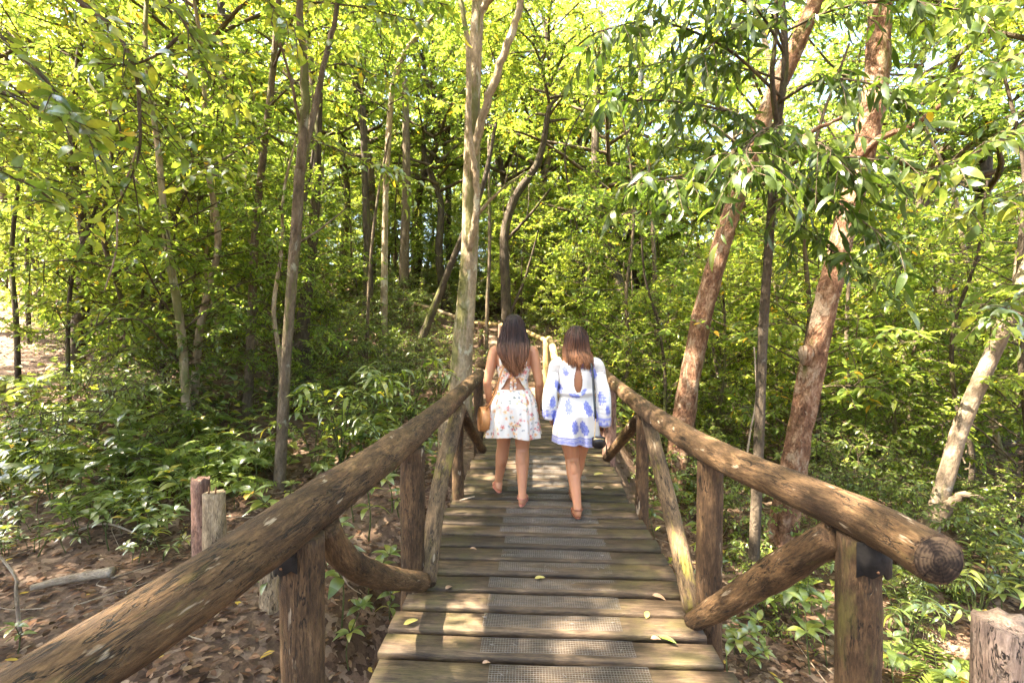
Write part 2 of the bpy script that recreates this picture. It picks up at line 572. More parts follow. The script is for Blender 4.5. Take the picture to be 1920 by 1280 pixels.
def ground_material():
    m, nt, out = new_mat('forest_floor')
    tc = nd(nt, 'ShaderNodeTexCoord')
    v = tc.outputs['Object']
    vo = nd(nt, 'ShaderNodeTexVoronoi')
    vo.inputs['Scale'].default_value = 17
    dn = nd(nt, 'ShaderNodeTexNoise')
    dn.inputs['Scale'].default_value = 9
    nt.links.new(v, dn.inputs['Vector'])
    va = nd(nt, 'ShaderNodeVectorMath', operation='ADD')
    sc = nd(nt, 'ShaderNodeVectorMath', operation='SCALE')
    sc.inputs['Scale'].default_value = 0.16
    nt.links.new(dn.outputs[1], sc.inputs[0])
    nt.links.new(v, va.inputs[0])
    nt.links.new(sc.outputs[0], va.inputs[1])
    nt.links.new(va.outputs[0], vo.inputs['Vector'])
    sp = nd(nt, 'ShaderNodeSeparateColor')
    nt.links.new(vo.outputs['Color'], sp.inputs[0])
    col = ramp(nt, sp.outputs[0], [(0.0, (0.045, 0.026, 0.017)), (0.4, (0.095, 0.056, 0.036)), (0.75, (0.16, 0.10, 0.066)), (1.0, (0.25, 0.175, 0.125))])
    big = noise(nt, v, 0.9, 5, 0.6)
    col = mixc(nt, ramp(nt, big, [(0.42, 0), (0.6, 0.65)]), col, (0.125, 0.085, 0.058))
    fine = noise(nt, v, 60, 4, 0.6)
    col = mixc(nt, 0.6, col, ramp(nt, fine, [(0.3, 0.55), (0.7, 1.25)]), 'MULTIPLY')
    h = math_n(nt, 'ADD', sp.outputs[1], fine)
    principled(nt, out, col, 0.9, h, 0.6, 0.010, Specular_IOR_Level=0.2)
    return m


M['ground'] = ground_material()
M['stone'] = simple('stone', (0.3, 0.25, 0.2), 0.85, 0, 0.3, 12, 0.35, 0.6)

# ------------------------------------------------------------------ terrain
_HL = ([-60, 0, 4, 6, 8, 11, 14, 20, 30, 60, 140], [-0.5, -0.5, -0.42, -0.12, -0.02, 0.55, 1.05, 2.2, 4.2, 8.5, 14])
_HR = ([-60, 0, 6, 10, 14, 20, 60, 140], [-1.45, -1.45, -1.38, -1.15, -0.95, -1.0, -2.0, -2.0])
_XB = ([-60, 0, 4, 6, 8, 11, 14, 30, 140], [-1.5, -1.4, -1.0, 0.1, 1.7, 2.0, 1.8, 2.5, 3])


def ground_h(x, y):
    x = np.asarray(x, float); y = np.asarray(y, float)
    hl = np.interp(y, *_HL) + 0.11 * np.maximum(0, -x - 3) * smooth(3, 8, y) * smooth(-40, -10, x) + 0.9 * smooth(-9, -40, x)
    hr = np.interp(y, *_HR) + 0.02 * np.maximum(0, x - 6) * 0
    t = smooth(0.75, -0.75, x - np.interp(y, *_XB))
    h = hr + (hl - hr) * t
    h = h + 0.05 * np.sin(1.7 * x + 0.6 * y) * np.sin(1.1 * y - 0.4 * x + 1) + 0.03 * np.sin(3.9 * x + 1.3) * np.sin(4.3 * y)
    # the walked line beyond the deck stays even
    return h


def build_ground():
    xs = np.concatenate([np.linspace(-160, -22, 18)[:-1], np.linspace(-22, -7, 40)[:-1], np.linspace(-7, 8, 130)[:-1], np.linspace(8, 24, 42)[:-1], np.linspace(24, 160, 18)])
    ys = np.concatenate([np.linspace(-60, -3, 14)[:-1], np.linspace(-3, 14, 140)[:-1], np.linspace(14, 32, 45)[:-1], np.linspace(32, 180, 22)])
    X, Y = np.meshgrid(xs, ys)
    Z = ground_h(X, Y)
    near = (np.abs(X) < 9) & (Y > -3) & (Y < 15)
    Z = Z + np.where(near, rng.normal(0, 0.012, X.shape), 0)
    V = np.stack([X, Y, Z], -1).reshape(-1, 3)
    nx, ny = len(xs), len(ys)
    i = np.arange(ny - 1)[:, None] * nx + np.arange(nx - 1)[None, :]
    F = np.stack([i, i + 1, i + nx + 1, i + nx], -1).reshape(-1, 4)
    o = obj('ground', mesh_np('ground', V, [F], M['ground']))
    tag(o, 'brown forest floor of soil and dead leaves around the bridge', None, None, 'structure')


build_ground()


def gz(x, y):
    return float(ground_h(x, y))


# ------------------------------------------------------------------ leaves
def leaf_far(Pp, D, N, L, W, curl=0.15):
    """folded rhombus leaves (2 triangles each)"""
    D = nrm(D); S = nrm(np.cross(D, N)); N = np.cross(S, D)
    L = L[:, None]; W = W[:, None]
    b = Pp
    tip = Pp + D * L - N * L * curl
    m = Pp + D * L * 0.45 + N * W * 0.22
    l = m - S * W * 0.5
    r = m + S * W * 0.5
    V = np.stack([b, l, tip, r], 1).reshape(-1, 3)
    i = np.arange(len(Pp))[:, None] * 4
    F = np.concatenate([i + [[0, 2, 1]], i + [[0, 3, 2]]], 1).reshape(-1, 3)
    return V, F, 2


def leaf_mid(Pp, D, N, L, W, curl=0.22):
    """curved leaves with midrib (8 triangles each)"""
    D = nrm(D); S = nrm(np.cross(D, N)); N = np.cross(S, D)
    L = L[:, None]; W = W[:, None]
    c = curl if np.isscalar(curl) else np.asarray(curl)[:, None]
    def mid(t): return Pp + D * L * t - N * L * c * t * t
    def side(t, w, s): return mid(t) + S * W * 0.5 * w * s + N * W * 0.12 * w
    pts = [mid(0), mid(0.3), mid(0.66), mid(1.0), side(0.3, 0.92, -1), side(0.66, 0.8, -1), side(0.3, 0.92, 1), side(0.66, 0.8, 1)]
    V = np.stack(pts, 1).reshape(-1, 3)
    i = np.arange(len(Pp))[:, None] * 8
    tri = [[0, 1, 4], [1, 5, 4], [1, 2, 5], [2, 3, 5], [0, 6, 1], [1, 6, 7], [1, 7, 2], [2, 7, 3]]
    F = np.concatenate([i + [t] for t in tri], 1).reshape(-1, 3)
    return V, F, 8


def leaf_proto(name, mat, ratio=0.34, curl=0.25, fold=0.16, tipx=1.0, wave=0.0, seed=0, n=7):
    """one modelled leaf, unit length along +X, normal +Z"""
    ts = np.linspace(0, 1, n)
    w = ratio * np.sin(np.pi * ts ** 0.82) ** 0.85 * 0.5
    w[-1] = 0; w[0] = 0
    r = np.random.default_rng(seed)
    V = []
    for k, t in enumerate(ts):
        zc = -curl * t * t + 0.08 * math.sin(3.1 * t)
        wv = wave * math.sin(9 * t + seed)
        V += [(t, -w[k], zc + fold * w[k] + wv), (t, 0, zc), (t, w[k], zc + fold * w[k] - wv)]
    V = np.array(V)
    # petiole
    F = []
    for k in range(n - 1):
        a = k * 3
        F += [(a, a + 1, a + 4, a + 3), (a + 1, a + 2, a + 5, a + 4)]
    return mesh_np(name, V, [np.array(F)], mat)


def mat_from(p, d, n, s):
    d = nrm(d); y = nrm(np.cross(n, d)); z = np.cross(d, y)
    m = Matrix(((d[0], y[0], z[0], p[0]), (d[1], y[1], z[1], p[1]), (d[2], y[2], z[2], p[2]), (0, 0, 0, 1)))
    return m @ Matrix.Diagonal((s, s, s, 1))


def place_leaves(parent, plc, protos, limit, mass_mat, world_off=(0, 0, 0), ratio=0.34, curl=0.25, name='leaf'):
    """plc: list of (pos, dir, normal, length). The `limit` leaves nearest the camera are parts, the rest one mass."""
    if not plc: return
    pos = np.array([q[0] for q in plc]) + np.asarray(world_off)
    d = np.linalg.norm(pos - np.array((0, 0, EYE)), axis=1) / np.array([q[3] for q in plc])
    order = np.argsort(d)
    for k in order[:limit]:
        p, dr, n, s = plc[k]
        o = bpy.data.objects.new(name, protos[k % len(protos)])
        o.matrix_local = mat_from(p, dr, n, s)
        link(o, parent)
        o.matrix_local = mat_from(p, dr, n, s)
    rest = order[limit:]
    if len(rest):
        pp = np.array([plc[k][0] for k in rest]); dd = np.array([plc[k][1] for k in rest]); nn = np.array([plc[k][2] for k in rest])
        L = np.array([plc[k][3] for k in rest])
        V, F, per = leaf_mid(pp, dd, nn, L, L * ratio, curl)
        me = mesh_np('foliage', V, [F], mass_mat, fattr=[np.repeat(rng.random(len(rest)), per)])
        tag(obj('foliage', me, parent), kind='stuff')


def twig_leaves(path, r, L, gap, droop=0.4, spread=0.9, up=0.6, jit=0.45, start=0.1, whorl=False):
    """leaf placements along a twig path"""
    path = resample(path, 24)
    T, N, B = frames(path)
    seg = np.linalg.norm(np.diff(path, axis=0), axis=1).sum()
    n = max(2, int(seg * (1 - start) / gap))
    out = []
    for k in range(n + 1):
        t = start + (1 - start) * k / n
        i = min(int(t * 23), 23)
        tang = T[i]
        side = np.cross(tang, (0, 0, 1.0))
        side = nrm(side) if np.linalg.norm(side) > 0.05 else N[i]
        sgn = 1 if k % 2 else -1
        if k == n: sgn = 0
        dr = tang * (1 - spread * 0.55) + side * sgn * spread + r.normal(0, jit, 3) * 0.8
        dr[2] -= droop * r.uniform(0.4, 1.5)
        nn = np.array((0, 0, 1.0)) * up + r.normal(0, jit, 3)
        out.append((path[i], nrm(dr), nn, L * r.uniform(0.55, 1.25)))
    return out


# ------------------------------------------------------------------ crown templates
def crown_mesh(name, seed, Rr, H, nl, ntw, nlf, leafL, leaf_mat, droop=0.25, base=0.12, twig_mat=None, lr=0.035, kind='far', top_bias=1.0, wr=0.42):
    r = np.random.default_rng(seed)
    g = Geo()
    Pp, D, Nn = [], [], []
    for i in range(nl):
        t = (i + r.random()) / nl
        z0 = H * (base + (0.8 - base) * t ** top_bias)
        ang = i * 2.4 + r.normal(0, 0.4)
        env = Rr * (0.45 + 0.85 * math.sin(math.pi * min(1, 0.15 + 0.8 * t))) * r.uniform(0.6, 1.1)
        d = np.array((math.cos(ang), math.sin(ang), r.uniform(0.15, 0.75)))
        p0 = np.array((0, 0, z0))
        p1 = p0 + d * env * 0.5 + r.normal(0, 0.08 * Rr, 3)
        p2 = p0 + np.array((d[0], d[1], d[2] * 0.8)) * env + r.normal(0, 0.12 * Rr, 3)
        path = resample([p0, p1, p2], 7)
        V, F, G = tube(path, np.linspace(lr, lr * 0.2, 7) * (1.1 - 0.6 * t), 4, False)
        g.add(V, F, 1, 0.5, G)
        for j in range(ntw):
            u = 0.25 + 0.75 * (j + r.random()) / ntw
            k = u * 6
            i0 = min(int(k), 5)
            s0 = path[i0] + (path[i0 + 1] - path[i0]) * (k - i0)
            td = nrm(nrm(path[i0 + 1] - path[i0]) * 0.5 + r.normal(0, 0.75, 3) * np.array((1, 1, 0.6)))
            tl = r.uniform(0.35, 0.9) * (0.35 + 0.2 * Rr)
            tp = resample([s0, s0 + td * tl * 0.5 + (0, 0, 0.04 * tl), s0 + td * tl - (0, 0, 0.14 * tl)], 4)
            V, F, G = tube(tp, np.linspace(0.007, 0.003, 4), 3, False)
            g.add(V, F, 1, 0.5, G)
            for q in range(nlf):
                w = 0.15 + 0.85 * (q + r.random() * 0.6) / nlf
                kk = w * 3
                ii = min(int(kk), 2)
                b = tp[ii] + (tp[ii + 1] - tp[ii]) * (kk - ii)
                side = nrm(np.cross(td, (0, 0, 1.0)) + 1e-6) * (1 if q % 2 else -1)
                dr = td * 0.45 + side * 0.8 + r.normal(0, 0.35, 3)
                dr[2] -= droop
                Pp.append(b); D.append(dr); Nn.append(np.array((0, 0, 1.0)) + r.normal(0, 0.42, 3))
    Pp, D, Nn = np.array(Pp), np.array(D), np.array(Nn)
    L = leafL * r.uniform(0.6, 1.25, len(Pp))
    fn = leaf_far if kind == 'far' else leaf_mid
    V, F, per = fn(Pp, D, Nn, L, L * wr)
    g.add(V, [F], 0, np.repeat(np.clip(r.beta(2.2, 2.2, len(Pp)) + (r.random(len(Pp)) > 0.992) * 0.6, 0, 1), per))
    return g.mesh(name, [leaf_mat, twig_mat or M['twig']])


# ------------------------------------------------------------------ THE BRIDGE
bridge = empty('footbridge', (0, 0, 0))
tag(bridge, 'rustic footbridge of wooden planks with round log handrails leading into the forest', 'footbridge')
X_L, X_R, DECK_END = -0.73, 0.85, 8.0
PITCHY, PW, PT = 0.178, 0.141, 0.048


def plank_mesh(seed):
    r = np.random.default_rng(seed)
    n = 26
    xs = np.linspace(-0.79, 0.79, n)
    f = np.cumsum(r.normal(0, 0.0006, n)); f -= np.linspace(f[0], f[-1], n)
    b = np.cumsum(r.normal(0, 0.0006, n)); b -= np.linspace(b[0], b[-1], n)
    sag = 0.004 * np.sin(xs * 2 + seed)
    bev = 0.0035
    prof = []
    for k in range(n):
        y0, y1 = -PW / 2 + f[k], PW / 2 + b[k]
        z = sag[k]
        prof.append([(xs[k], y0, z - PT), (xs[k], y0, z - bev), (xs[k], y0 + bev, z), (xs[k], 0, z + 0.0015), (xs[k], y1 - bev, z), (xs[k], y1, z - bev), (xs[k], y1, z - PT)])
    V = np.array(prof).reshape(-1, 3)
    i = np.arange(n - 1)[:, None] * 7
    j = np.arange(7)[None, :]
    a, c = i + j, i + (j + 1) % 7
    F = np.stack([a, a + 7, c + 7, c], -1).reshape(-1, 4)
    cap0 = np.array([[0, 1, 2, 3, 4, 5, 6]])
    cap1 = np.array([[6, 5, 4, 3, 2, 1, 0]]) + (n - 1) * 7
    return mesh_np('plank', V, [F, cap0, cap1], M['plank'], shade=False)


plank_meshes = [plank_mesh(k) for k in range(7)]


def grip_mesh(seed, w):
    """strip of square wire netting laid on a plank"""
    r = np.random.default_rng(seed)
    g = Geo()
    dpt = 0.100
    nx, ny = int(w / 0.0125), 9
    def zz(x, y): return 0.0035 + 0.002 * math.sin(x * 9 + seed) * math.sin(y * 40 + seed) + 0.004 * max(0, math.sin(x * 5.1 + seed * 2)) * (abs(y) / 0.05)
    def wire(p, q, rad, n):
        pts = []
        for t in np.linspace(0, 1, n):
            x, y = p[0] + (q[0] - p[0]) * t, p[1] + (q[1] - p[1]) * t
            pts.append((x, y, zz(x, y)))
        V, F, G = tube(np.array(pts), rad, 3, False)
        g.add(V, F)
    for k in range(ny):
        y = -dpt / 2 + dpt * k / (ny - 1)
        wire((-w / 2, y), (w / 2, y), 0.0008, 14)
    for k in range(nx):
        x = -w / 2 + w * k / (nx - 1)
        wire((x, -dpt / 2), (x, dpt / 2), 0.0008, 3)
    for k in range(4):   # fence staples
        x, y, a = r.uniform(-w / 2, w / 2), r.uniform(-0.02, 0.02), r.uniform(0, 3.1)
        V, F, G = tube(np.array([(x, y, 0.006), (x + 0.022 * math.cos(a), y + 0.022 * math.sin(a), 0.006)]), 0.0018, 4)
        g.add(V, F)
    return g.mesh('grip_mesh', [M['wire']])


grip_meshes = [grip_mesh(k, 0.70 + 0.02 * (k % 3)) for k in range(5)]
ny = int((DECK_END + 1.4) / PITCHY)
y_first = 1.936 + 0.0 - 18 * PITCHY
pk = 0
yy = y_first
r_pl = np.random.default_rng(3)
while yy < DECK_END:
    o = obj('plank', plank_meshes[pk % 7], bridge)
    if yy > 1.2: wob = 1.0
    o.location = (0.06 + r_pl.normal(0, 0.012), yy, r_pl.normal(0, 0.0025))
    o.rotation_euler = (r_pl.normal(0, 0.006), r_pl.normal(0, 0.002), r_pl.normal(0, 0.004) + (math.pi if pk % 2 else 0))
    if yy > 0.4 and yy < 5.4:
        gobj = obj('grip_mesh', grip_meshes[pk % 5], o)
        s = -1 if pk % 2 else 1
        gobj.location = (s * (0.055 + r_pl.normal(0, 0.015)), 0.006 * s, 0.001)
        gobj.rotation_euler = (0, 0, r_pl.normal(0, 0.008))
    pk += 1
    yy += PITCHY * r_pl.uniform(0.985, 1.015)

# beams under the deck
for x in (-0.55, 0.67):
    path = resample([(x, -1.6, -0.13), (x + 0.02, 3, -0.14), (x, 7.9, -0.13)], 30)
    obj('beam', tube_mesh('beam', path, 0.085, M['post'], 12, 0.05, 4), bridge)


def log_part(name, pts, rad, mat, sides=22, rings=None, rough=0.05, seed=0, parent=bridge, bend=0.0):
    L = np.linalg.norm(np.diff(np.asarray(pts, float), axis=0), axis=1).sum()
    rings = rings or max(8, int(L / 0.05))
    path = resample(pts, rings)
    if bend:
        rr = np.random.default_rng(seed)
        ph = rr.uniform(0, 6, 3)
        t = np.linspace(0, 1, rings)
        path = path + bend * np.stack([np.sin(5 * t + ph[0]), np.sin(4 * t + ph[1]) * 0.3, np.sin(6 * t + ph[2])], -1) * np.sin(np.pi * t)[:, None]
    if np.isscalar(rad): rad = (rad, rad)
    rs = np.interp(np.linspace(0, 1, rings), np.linspace(0, 1, len(rad)), rad)
    return obj(name, tube_mesh(name, path, rs, mat, sides, rough, seed), parent)


# handrails (measured in the photograph, tops of the posts carry them)
railL = [P(-330, 1580, 0.53), P(130, 1264, 0.80), P(330, 1130, 1.0), P(450, 1048, 1.20), P(560, 970, 1.46), P(772, 815, 2.62), P(858, 742, 4.05), P(899, 702, 5.65)]
railR = [P(1758, 1048, 1.20), P(1610, 968, 1.50), P(1325, 842, 2.36), P(1203, 762, 3.70), P(1140, 708, 5.50), P(1128, 694, 5.85)]
log_part('handrail', railL, (0.070, 0.069, 0.070, 0.074, 0.080, 0.078, 0.075, 0.072), M['rail'], 36, 240, 0.075, 1)
log_part('handrail', railR, (0.066, 0.068, 0.070, 0.070, 0.068, 0.066), M['rail'], 36, 200, 0.055, 2)
# cut end of the near right rail: a slightly sunken, ringed face
e0, e1 = railR[0], railR[1]
dv = nrm(e0 - e1)
log_part('rail_end', [e0 - dv * 0.01, e0 + dv * 0.006], (0.061, 0.058), M['sawn_end'], 28, 3, 0.05, 9)


def post(base_xy, top, rad, mat, seed, depth=-1.5, lean=(0, 0)):
    b = np.array((base_xy[0], base_xy[1], depth))
    t = np.asarray(top, float)
    m1 = b + (t - b) * 0.45 + np.array((lean[0], lean[1], 0))
    return log_part('post', [b, m1, t], rad, mat, 20, 90, 0.085, seed)


def post_at(px, railpt, rad, mat, seed, drop=0.05, dx=0.0):
    """post directly under the rail at the measured place"""
    top = np.array(railpt) - (0, 0, drop)
    return post((top[0] + dx, top[1]), top, rad, mat, seed, gz(top[0], top[1]) - 0.35)


post_at(566, P(566, 970, 1.46), (0.070, 0.066, 0.066), M['post'], 11, 0.06)
post_at(772, P(773, 822, 2.63), (0.066, 0.068, 0.070), M['post'], 12, 0.05)
post_at(858, P(858, 745, 4.05), (0.055, 0.055, 0.052), M['post'], 13, 0.03)
post_at(897, P(897, 705, 5.55), (0.06, 0.06, 0.058), M['post'], 14, 0.03)
post_at(1612, P(1612, 970, 1.50), (0.067, 0.065, 0.064), M['post'], 15, 0.06)
post_at(1332, P(1332, 846, 2.36), (0.068, 0.066, 0.064), M['post'], 16, 0.04)
post_at(1205, P(1205, 766, 3.70), (0.052, 0.055, 0.05), M['post'], 17, 0.03)
post_at(1143, P(1143, 712, 5.50), (0.082, 0.085, 0.08), M['red_post'], 18, 0.03)

# diagonal braces of the two railings
log_part('brace', [P(612, 985, 1.58), P(640, 1040, 1.72), P(705, 1078, 2.1), P(793, 1090, 2.50)], (0.046, 0.052, 0.056, 0.05), M['rail'], 16, 30, 0.09, 21)
log_part('brace', [P(800, 1092, 2.60), P(826, 900, 3.2), P(862, 764, 3.98)], (0.054, 0.056, 0.062, 0.058), M['lichen_log'], 16, 30, 0.06, 22)
log_part('brace', [P(868, 776, 4.15), P(886, 812, 4.7), P(905, 842, 5.35)], (0.05, 0.052, 0.05), M['rail'], 14, 22, 0.08, 23)
log_part('brace', [P(1298, 1166, 2.32), P(1420, 1095, 1.95), P(1562, 1002, 1.56)], (0.046, 0.058, 0.062, 0.052), M['rail'], 16, 34, 0.14, 24)
log_part('brace', [P(1300, 1150, 2.42), P(1262, 975, 2.95), P(1213, 778, 3.62)], (0.05, 0.054, 0.056, 0.052), M['lichen_log'], 16, 30, 0.05, 25)
log_part('brace', [P(1203, 778, 3.80), P(1170, 820, 4.5), P(1138, 858, 5.25)], (0.05, 0.055, 0.052), M['rail'], 14, 22, 0.08, 26)


def collar(center, rad, h, a0, a1, rz, name='rubber_collar'):
    """black rubber sheet nailed round the post top under the rail"""
    g = Geo()
    n = 12
    th = np.linspace(a0, a1, n)
    V = []
    for t in th:
        for rr_, z in ((rad, -h), (rad, 0), (rad + 0.006, 0), (rad + 0.006, -h)):
            V.append((center[0] + (rr_ + 0.004 * math.sin(5 * t + z * 20)) * math.cos(t), center[1] + (rr_ + 0.004 * math.sin(5 * t + z * 20)) * math.sin(t), center[2] + z + 0.012 * math.sin(3 * t) + (0.008 * math.sin(8 * t) if z < 0 else 0)))
    F = []
    for k in range(n - 1):
        a = k * 4
        for j in range(4):
            F.append((a + j, a + (j + 1) % 4, a + 4 + (j + 1) % 4, a + 4 + j))
    F += [(0, 1, 2, 3), ((n - 1) * 4 + 3, (n - 1) * 4 + 2, (n - 1) * 4 + 1, (n - 1) * 4)]
    g.add(np.array(V), [np.array(F)])
    c = obj(name, g.mesh(name, [M['rubber']], shade=False), bridge)
    for t, z in ((0.25, -0.8), (0.75, -0.75)):
        a = a0 + (a1 - a0) * t
        p = np.array((center[0] + (rad + 0.004) * math.cos(a), center[1] + (rad + 0.004) * math.sin(a), center[2] + z * h))
        q = p + np.array((math.cos(a), math.sin(a), 0)) * 0.006
        obj('nail', tube_mesh('nail', np.array([p, q]), 0.0045, M['nail'], 7), c)
    return c


cL = P(562, 1012, 1.46)
cR = P(1616, 1015, 1.50)
collar((cL[0], cL[1], cL[2] + 0.025), 0.071, 0.105, R(150), R(292), 0)
collar((cR[0], cR[1], cR[2] + 0.03), 0.070, 0.115, R(225), R(395), 0)
# timber packing under the near rails
for c_, s_ in ((cL, 31), (cR, 32)):
    log_part('packing_block', [c_ + np.array((-0.02, 0.05, 0.055)), c_ + np.array((0.02, -0.05, 0.055))], 0.035, M['cut_end'], 10, 4, 0.1, s_)

# ------------------------------------------------------------------ things near the bridge
def stump_post(name, px, ytop, d, rad, mat, label, seed, jag=0.012, nails=0, top_dx=0.0):
    t = P(px, ytop, d)
    g0 = gz(t[0], t[1]) - 0.25
    e = empty(name, (t[0], t[1], g0))
    tag(e, label, 'post')
    H = t[2] - g0
    path = resample([(0, 0, 0), (top_dx * 0.5, 0.0, H * 0.5), (top_dx, 0, H)], 30)
    V, F, G = tube(path, np.linspace(rad * 1.08, rad, 30), 18, True, 0.06, seed)
    top = V[:, 2] > H - 0.06
    r = np.random.default_rng(seed)
    V[top, 2] += r.normal(0, jag, top.sum())
    obj('shaft', mesh_np('shaft', V, F, mat, pvec=G), e)
    for k in range(nails):
        x = (k - (nails - 1) / 2) * rad * 0.7
        obj('nail', tube_mesh('nail', np.array([(x + top_dx, -0.02, H - 0.02), (x + top_dx + 0.004, -0.02, H + 0.055)]), 0.006, M['nail'], 6), e)
    return e


stump_post('cut_post', 376, 898, 3.75, 0.068, M['red_post'], 'split reddish timber post standing beside a nailed post on the left forest floor', 41)
stump_post('cut_post', 401, 924, 3.55, 0.078, M['pale_log'], 'pale round timber post with nails sticking out of its cut top', 42, 0.004, 2)
stump_post('cut_post', 505, 1060, 3.1, 0.062, M['pale_log'], 'sunlit pale short post behind the near left bridge post', 43, 0.006)
stump_post('cut_post', 833, 788, 5.4, 0.075, M['pale_log'], 'pale upright post beyond the yellow lichened left brace', 44, 0.01)
stump_post('cut_post', 272, 905, 4.9, 0.08, M['bark_dark'], 'dark rotten stump among seedlings on the left slope', 45, 0.03)
stump_post('cut_post', 1886, 1165, 1.14, 0.062, M['grey_post'], 'weathered grey topped post standing close beside the right handrail end', 46, 0.008)

# path fence beyond the bridge
pf = empty('path_fence', P(1026, 690, 9.0))
tag(pf, 'rustic yellowish pole fence along the path beyond the bridge', 'fence')
o0 = np.array(pf.location)


def pf_post(px, yt, d, rad, mat, seed):
    t = P(px, yt, d) - o0
    b = np.array((t[0], t[1], gz(t[0] + o0[0], t[1] + o0[1]) - 0.3 - o0[2]))
    log_part('post', [b, t], rad, mat, 12, 12, 0.06, seed, pf)


pf_post(1026, 634, 8.2, 0.075, M['yellow_rail'], 51)
pf_post(901, 603, 13.5, 0.09, M['red_post'], 52)
pf_post(939, 607, 12.6, 0.08, M['red_post'], 53)
pf_post(772, 578, 15.5, 0.09, M['red_post'], 54)
log_part('rail', [P(975, 616, 11.5) - o0, P(1000, 628, 9.7) - o0, P(1028, 640, 8.2) - o0], 0.05, M['yellow_rail'], 10, 16, 0.05, 55, pf)
log_part('rail', [P(1030, 636, 8.15) - o0, P(1036, 650, 7.6) - o0, P(1044, 692, 7.0) - o0], 0.06, M['yellow_rail'], 10, 16, 0.05, 56, pf)
log_part('rail', [P(880, 604, 13.8) - o0, P(905, 606, 13.4) - o0, P(940, 609, 12.6) - o0, P(975, 616, 11.6) - o0], 0.05, M['yellow_rail'], 10, 16, 0.05, 57, pf)
log_part('rail', [P(760, 566, 15.8) - o0, P(800, 575, 15.2) - o0, P(880, 604, 13.9) - o0], 0.06, M['pale_log'], 10, 16, 0.05, 58, pf)

# timber-edged steps of the path
for k, (yy, hh) in enumerate(((8.35, 0.10), (9.0, 0.22), (9.7, 0.34), (10.5, 0.47), (11.4, 0.62))):
    xc = 0.12 - 0.10 * k - 0.03 * k * k
    path = resample([(xc - 0.75, yy + 0.05, hh - 0.03), (xc, yy, hh - 0.02), (xc + 0.75, yy + 0.02, hh - 0.03)], 16)
    s = obj('log_step', tube_mesh('log_step', path, 0.085, M['pale_log'] if k % 2 else M['rail'], 12, 0.06, 60 + k))
    tag(s, ('lowest', 'second', 'middle', 'fourth', 'topmost')[k] + ' half buried log step of the path beyond the bridge', 'step', 'log steps of the path')

# ------------------------------------------------------------------ TREES
CR = {}
for k in range(4):
    CR['tall%d' % k] = crown_mesh('crown', 100 + k, 2.7, 6.5, 27, 19, 18, (0.10, 0.15, 0.12, 0.135)[k], M['leaf'] if k % 2 else M['leaf_bright'], base=0.05, lr=0.06, wr=(0.5, 0.36, 0.44, 0.32)[k])
for k in range(4):
    CR['sap%d' % k] = crown_mesh('crown', 120 + k, 1.3, 5.4, 21, 11, (18, 12, 20, 15)[k], (0.085, 0.125, 0.068, 0.10)[k], M['leaf'] if k % 2 else M['leaf_bright'], base=0.16, lr=0.014, top_bias=0.9, kind='mid', wr=(0.44, 0.34, 0.5, 0.38)[k])
for k in range(3):
    CR['bush%d' % k] = crown_mesh('crown', 140 + k, 0.85, 1.5, 16, 10, 12, 0.078, M['leaf_under'] if k != 1 else M['leaf'], base=0.03, lr=0.011, droop=0.35, kind='mid', wr=(0.46, 0.38, 0.3)[k])

trees = []


def rel(pts, o):
    return [np.asarray(p, float) - o for p in pts]


def forest_tree(name, label, pts, radii, bark, branches=(), crowns=(), sides=16, rough=0.05, seed=0, flute=0.0, group=None):
    """a tree measured in the photograph: trunk through the given points, branches on the trunk, crowns high up"""
    pts = [np.asarray(p, float) for p in pts]
    b0 = pts[0].copy()
    g0 = gz(b0[0], b0[1])
    if b0[2] > g0:
        dirn = pts[1] - pts[0]
        ext = b0 - dirn / max(dirn[2], 0.2) * (b0[2] - g0 + 0.15)
        ext[2] = gz(ext[0], ext[1]) - 0.15
        pts = [ext] + pts
        radii = [radii[0] * 1.25] + list(radii)
    base = np.array((pts[0][0], pts[0][1], gz(pts[0][0], pts[0][1])))
    e = empty(name, base)
    tag(e, label, 'tree', group)
    L = np.linalg.norm(np.diff(np.array(pts), axis=0), axis=1).sum()
    n = int(min(110, max(20, L / 0.09)))
    path = resample(rel(pts, base), n)
    seg = np.linalg.norm(np.diff(np.array(pts), axis=0), axis=1)
    rs = np.interp(np.linspace(0, 1, n), np.linspace(0, 1, len(radii)), radii)
    tr = obj('trunk', tube_mesh('trunk', path, rs, bark, sides, rough, seed, flute), e)
    for bp, r0, r1 in branches:
        q = resample(rel(bp, base), max(10, int(len(bp) * 7)))
        rr_ = np.random.default_rng(len(bp) + int(r0 * 1e4))
        q[1:-1] += rr_.normal(0, r0 * 0.10, (len(q) - 2, 3))
        obj('branch', tube_mesh('branch', q, np.linspace(r0, r1, len(q)), bark, 9, 0.06, seed + 1), tr)
    for key, p, sc, rz in crowns:
        c = obj('crown', CR[key], e)
        c.location = np.asarray(p, float) - base
        c.rotation_euler = (0, 0, rz)
        c.scale = (sc, sc, sc)
    trees.append(e)
    return e


def up(p, dx, dy, dz):
    return np.asarray(p, float) + np.array((dx, dy, dz))


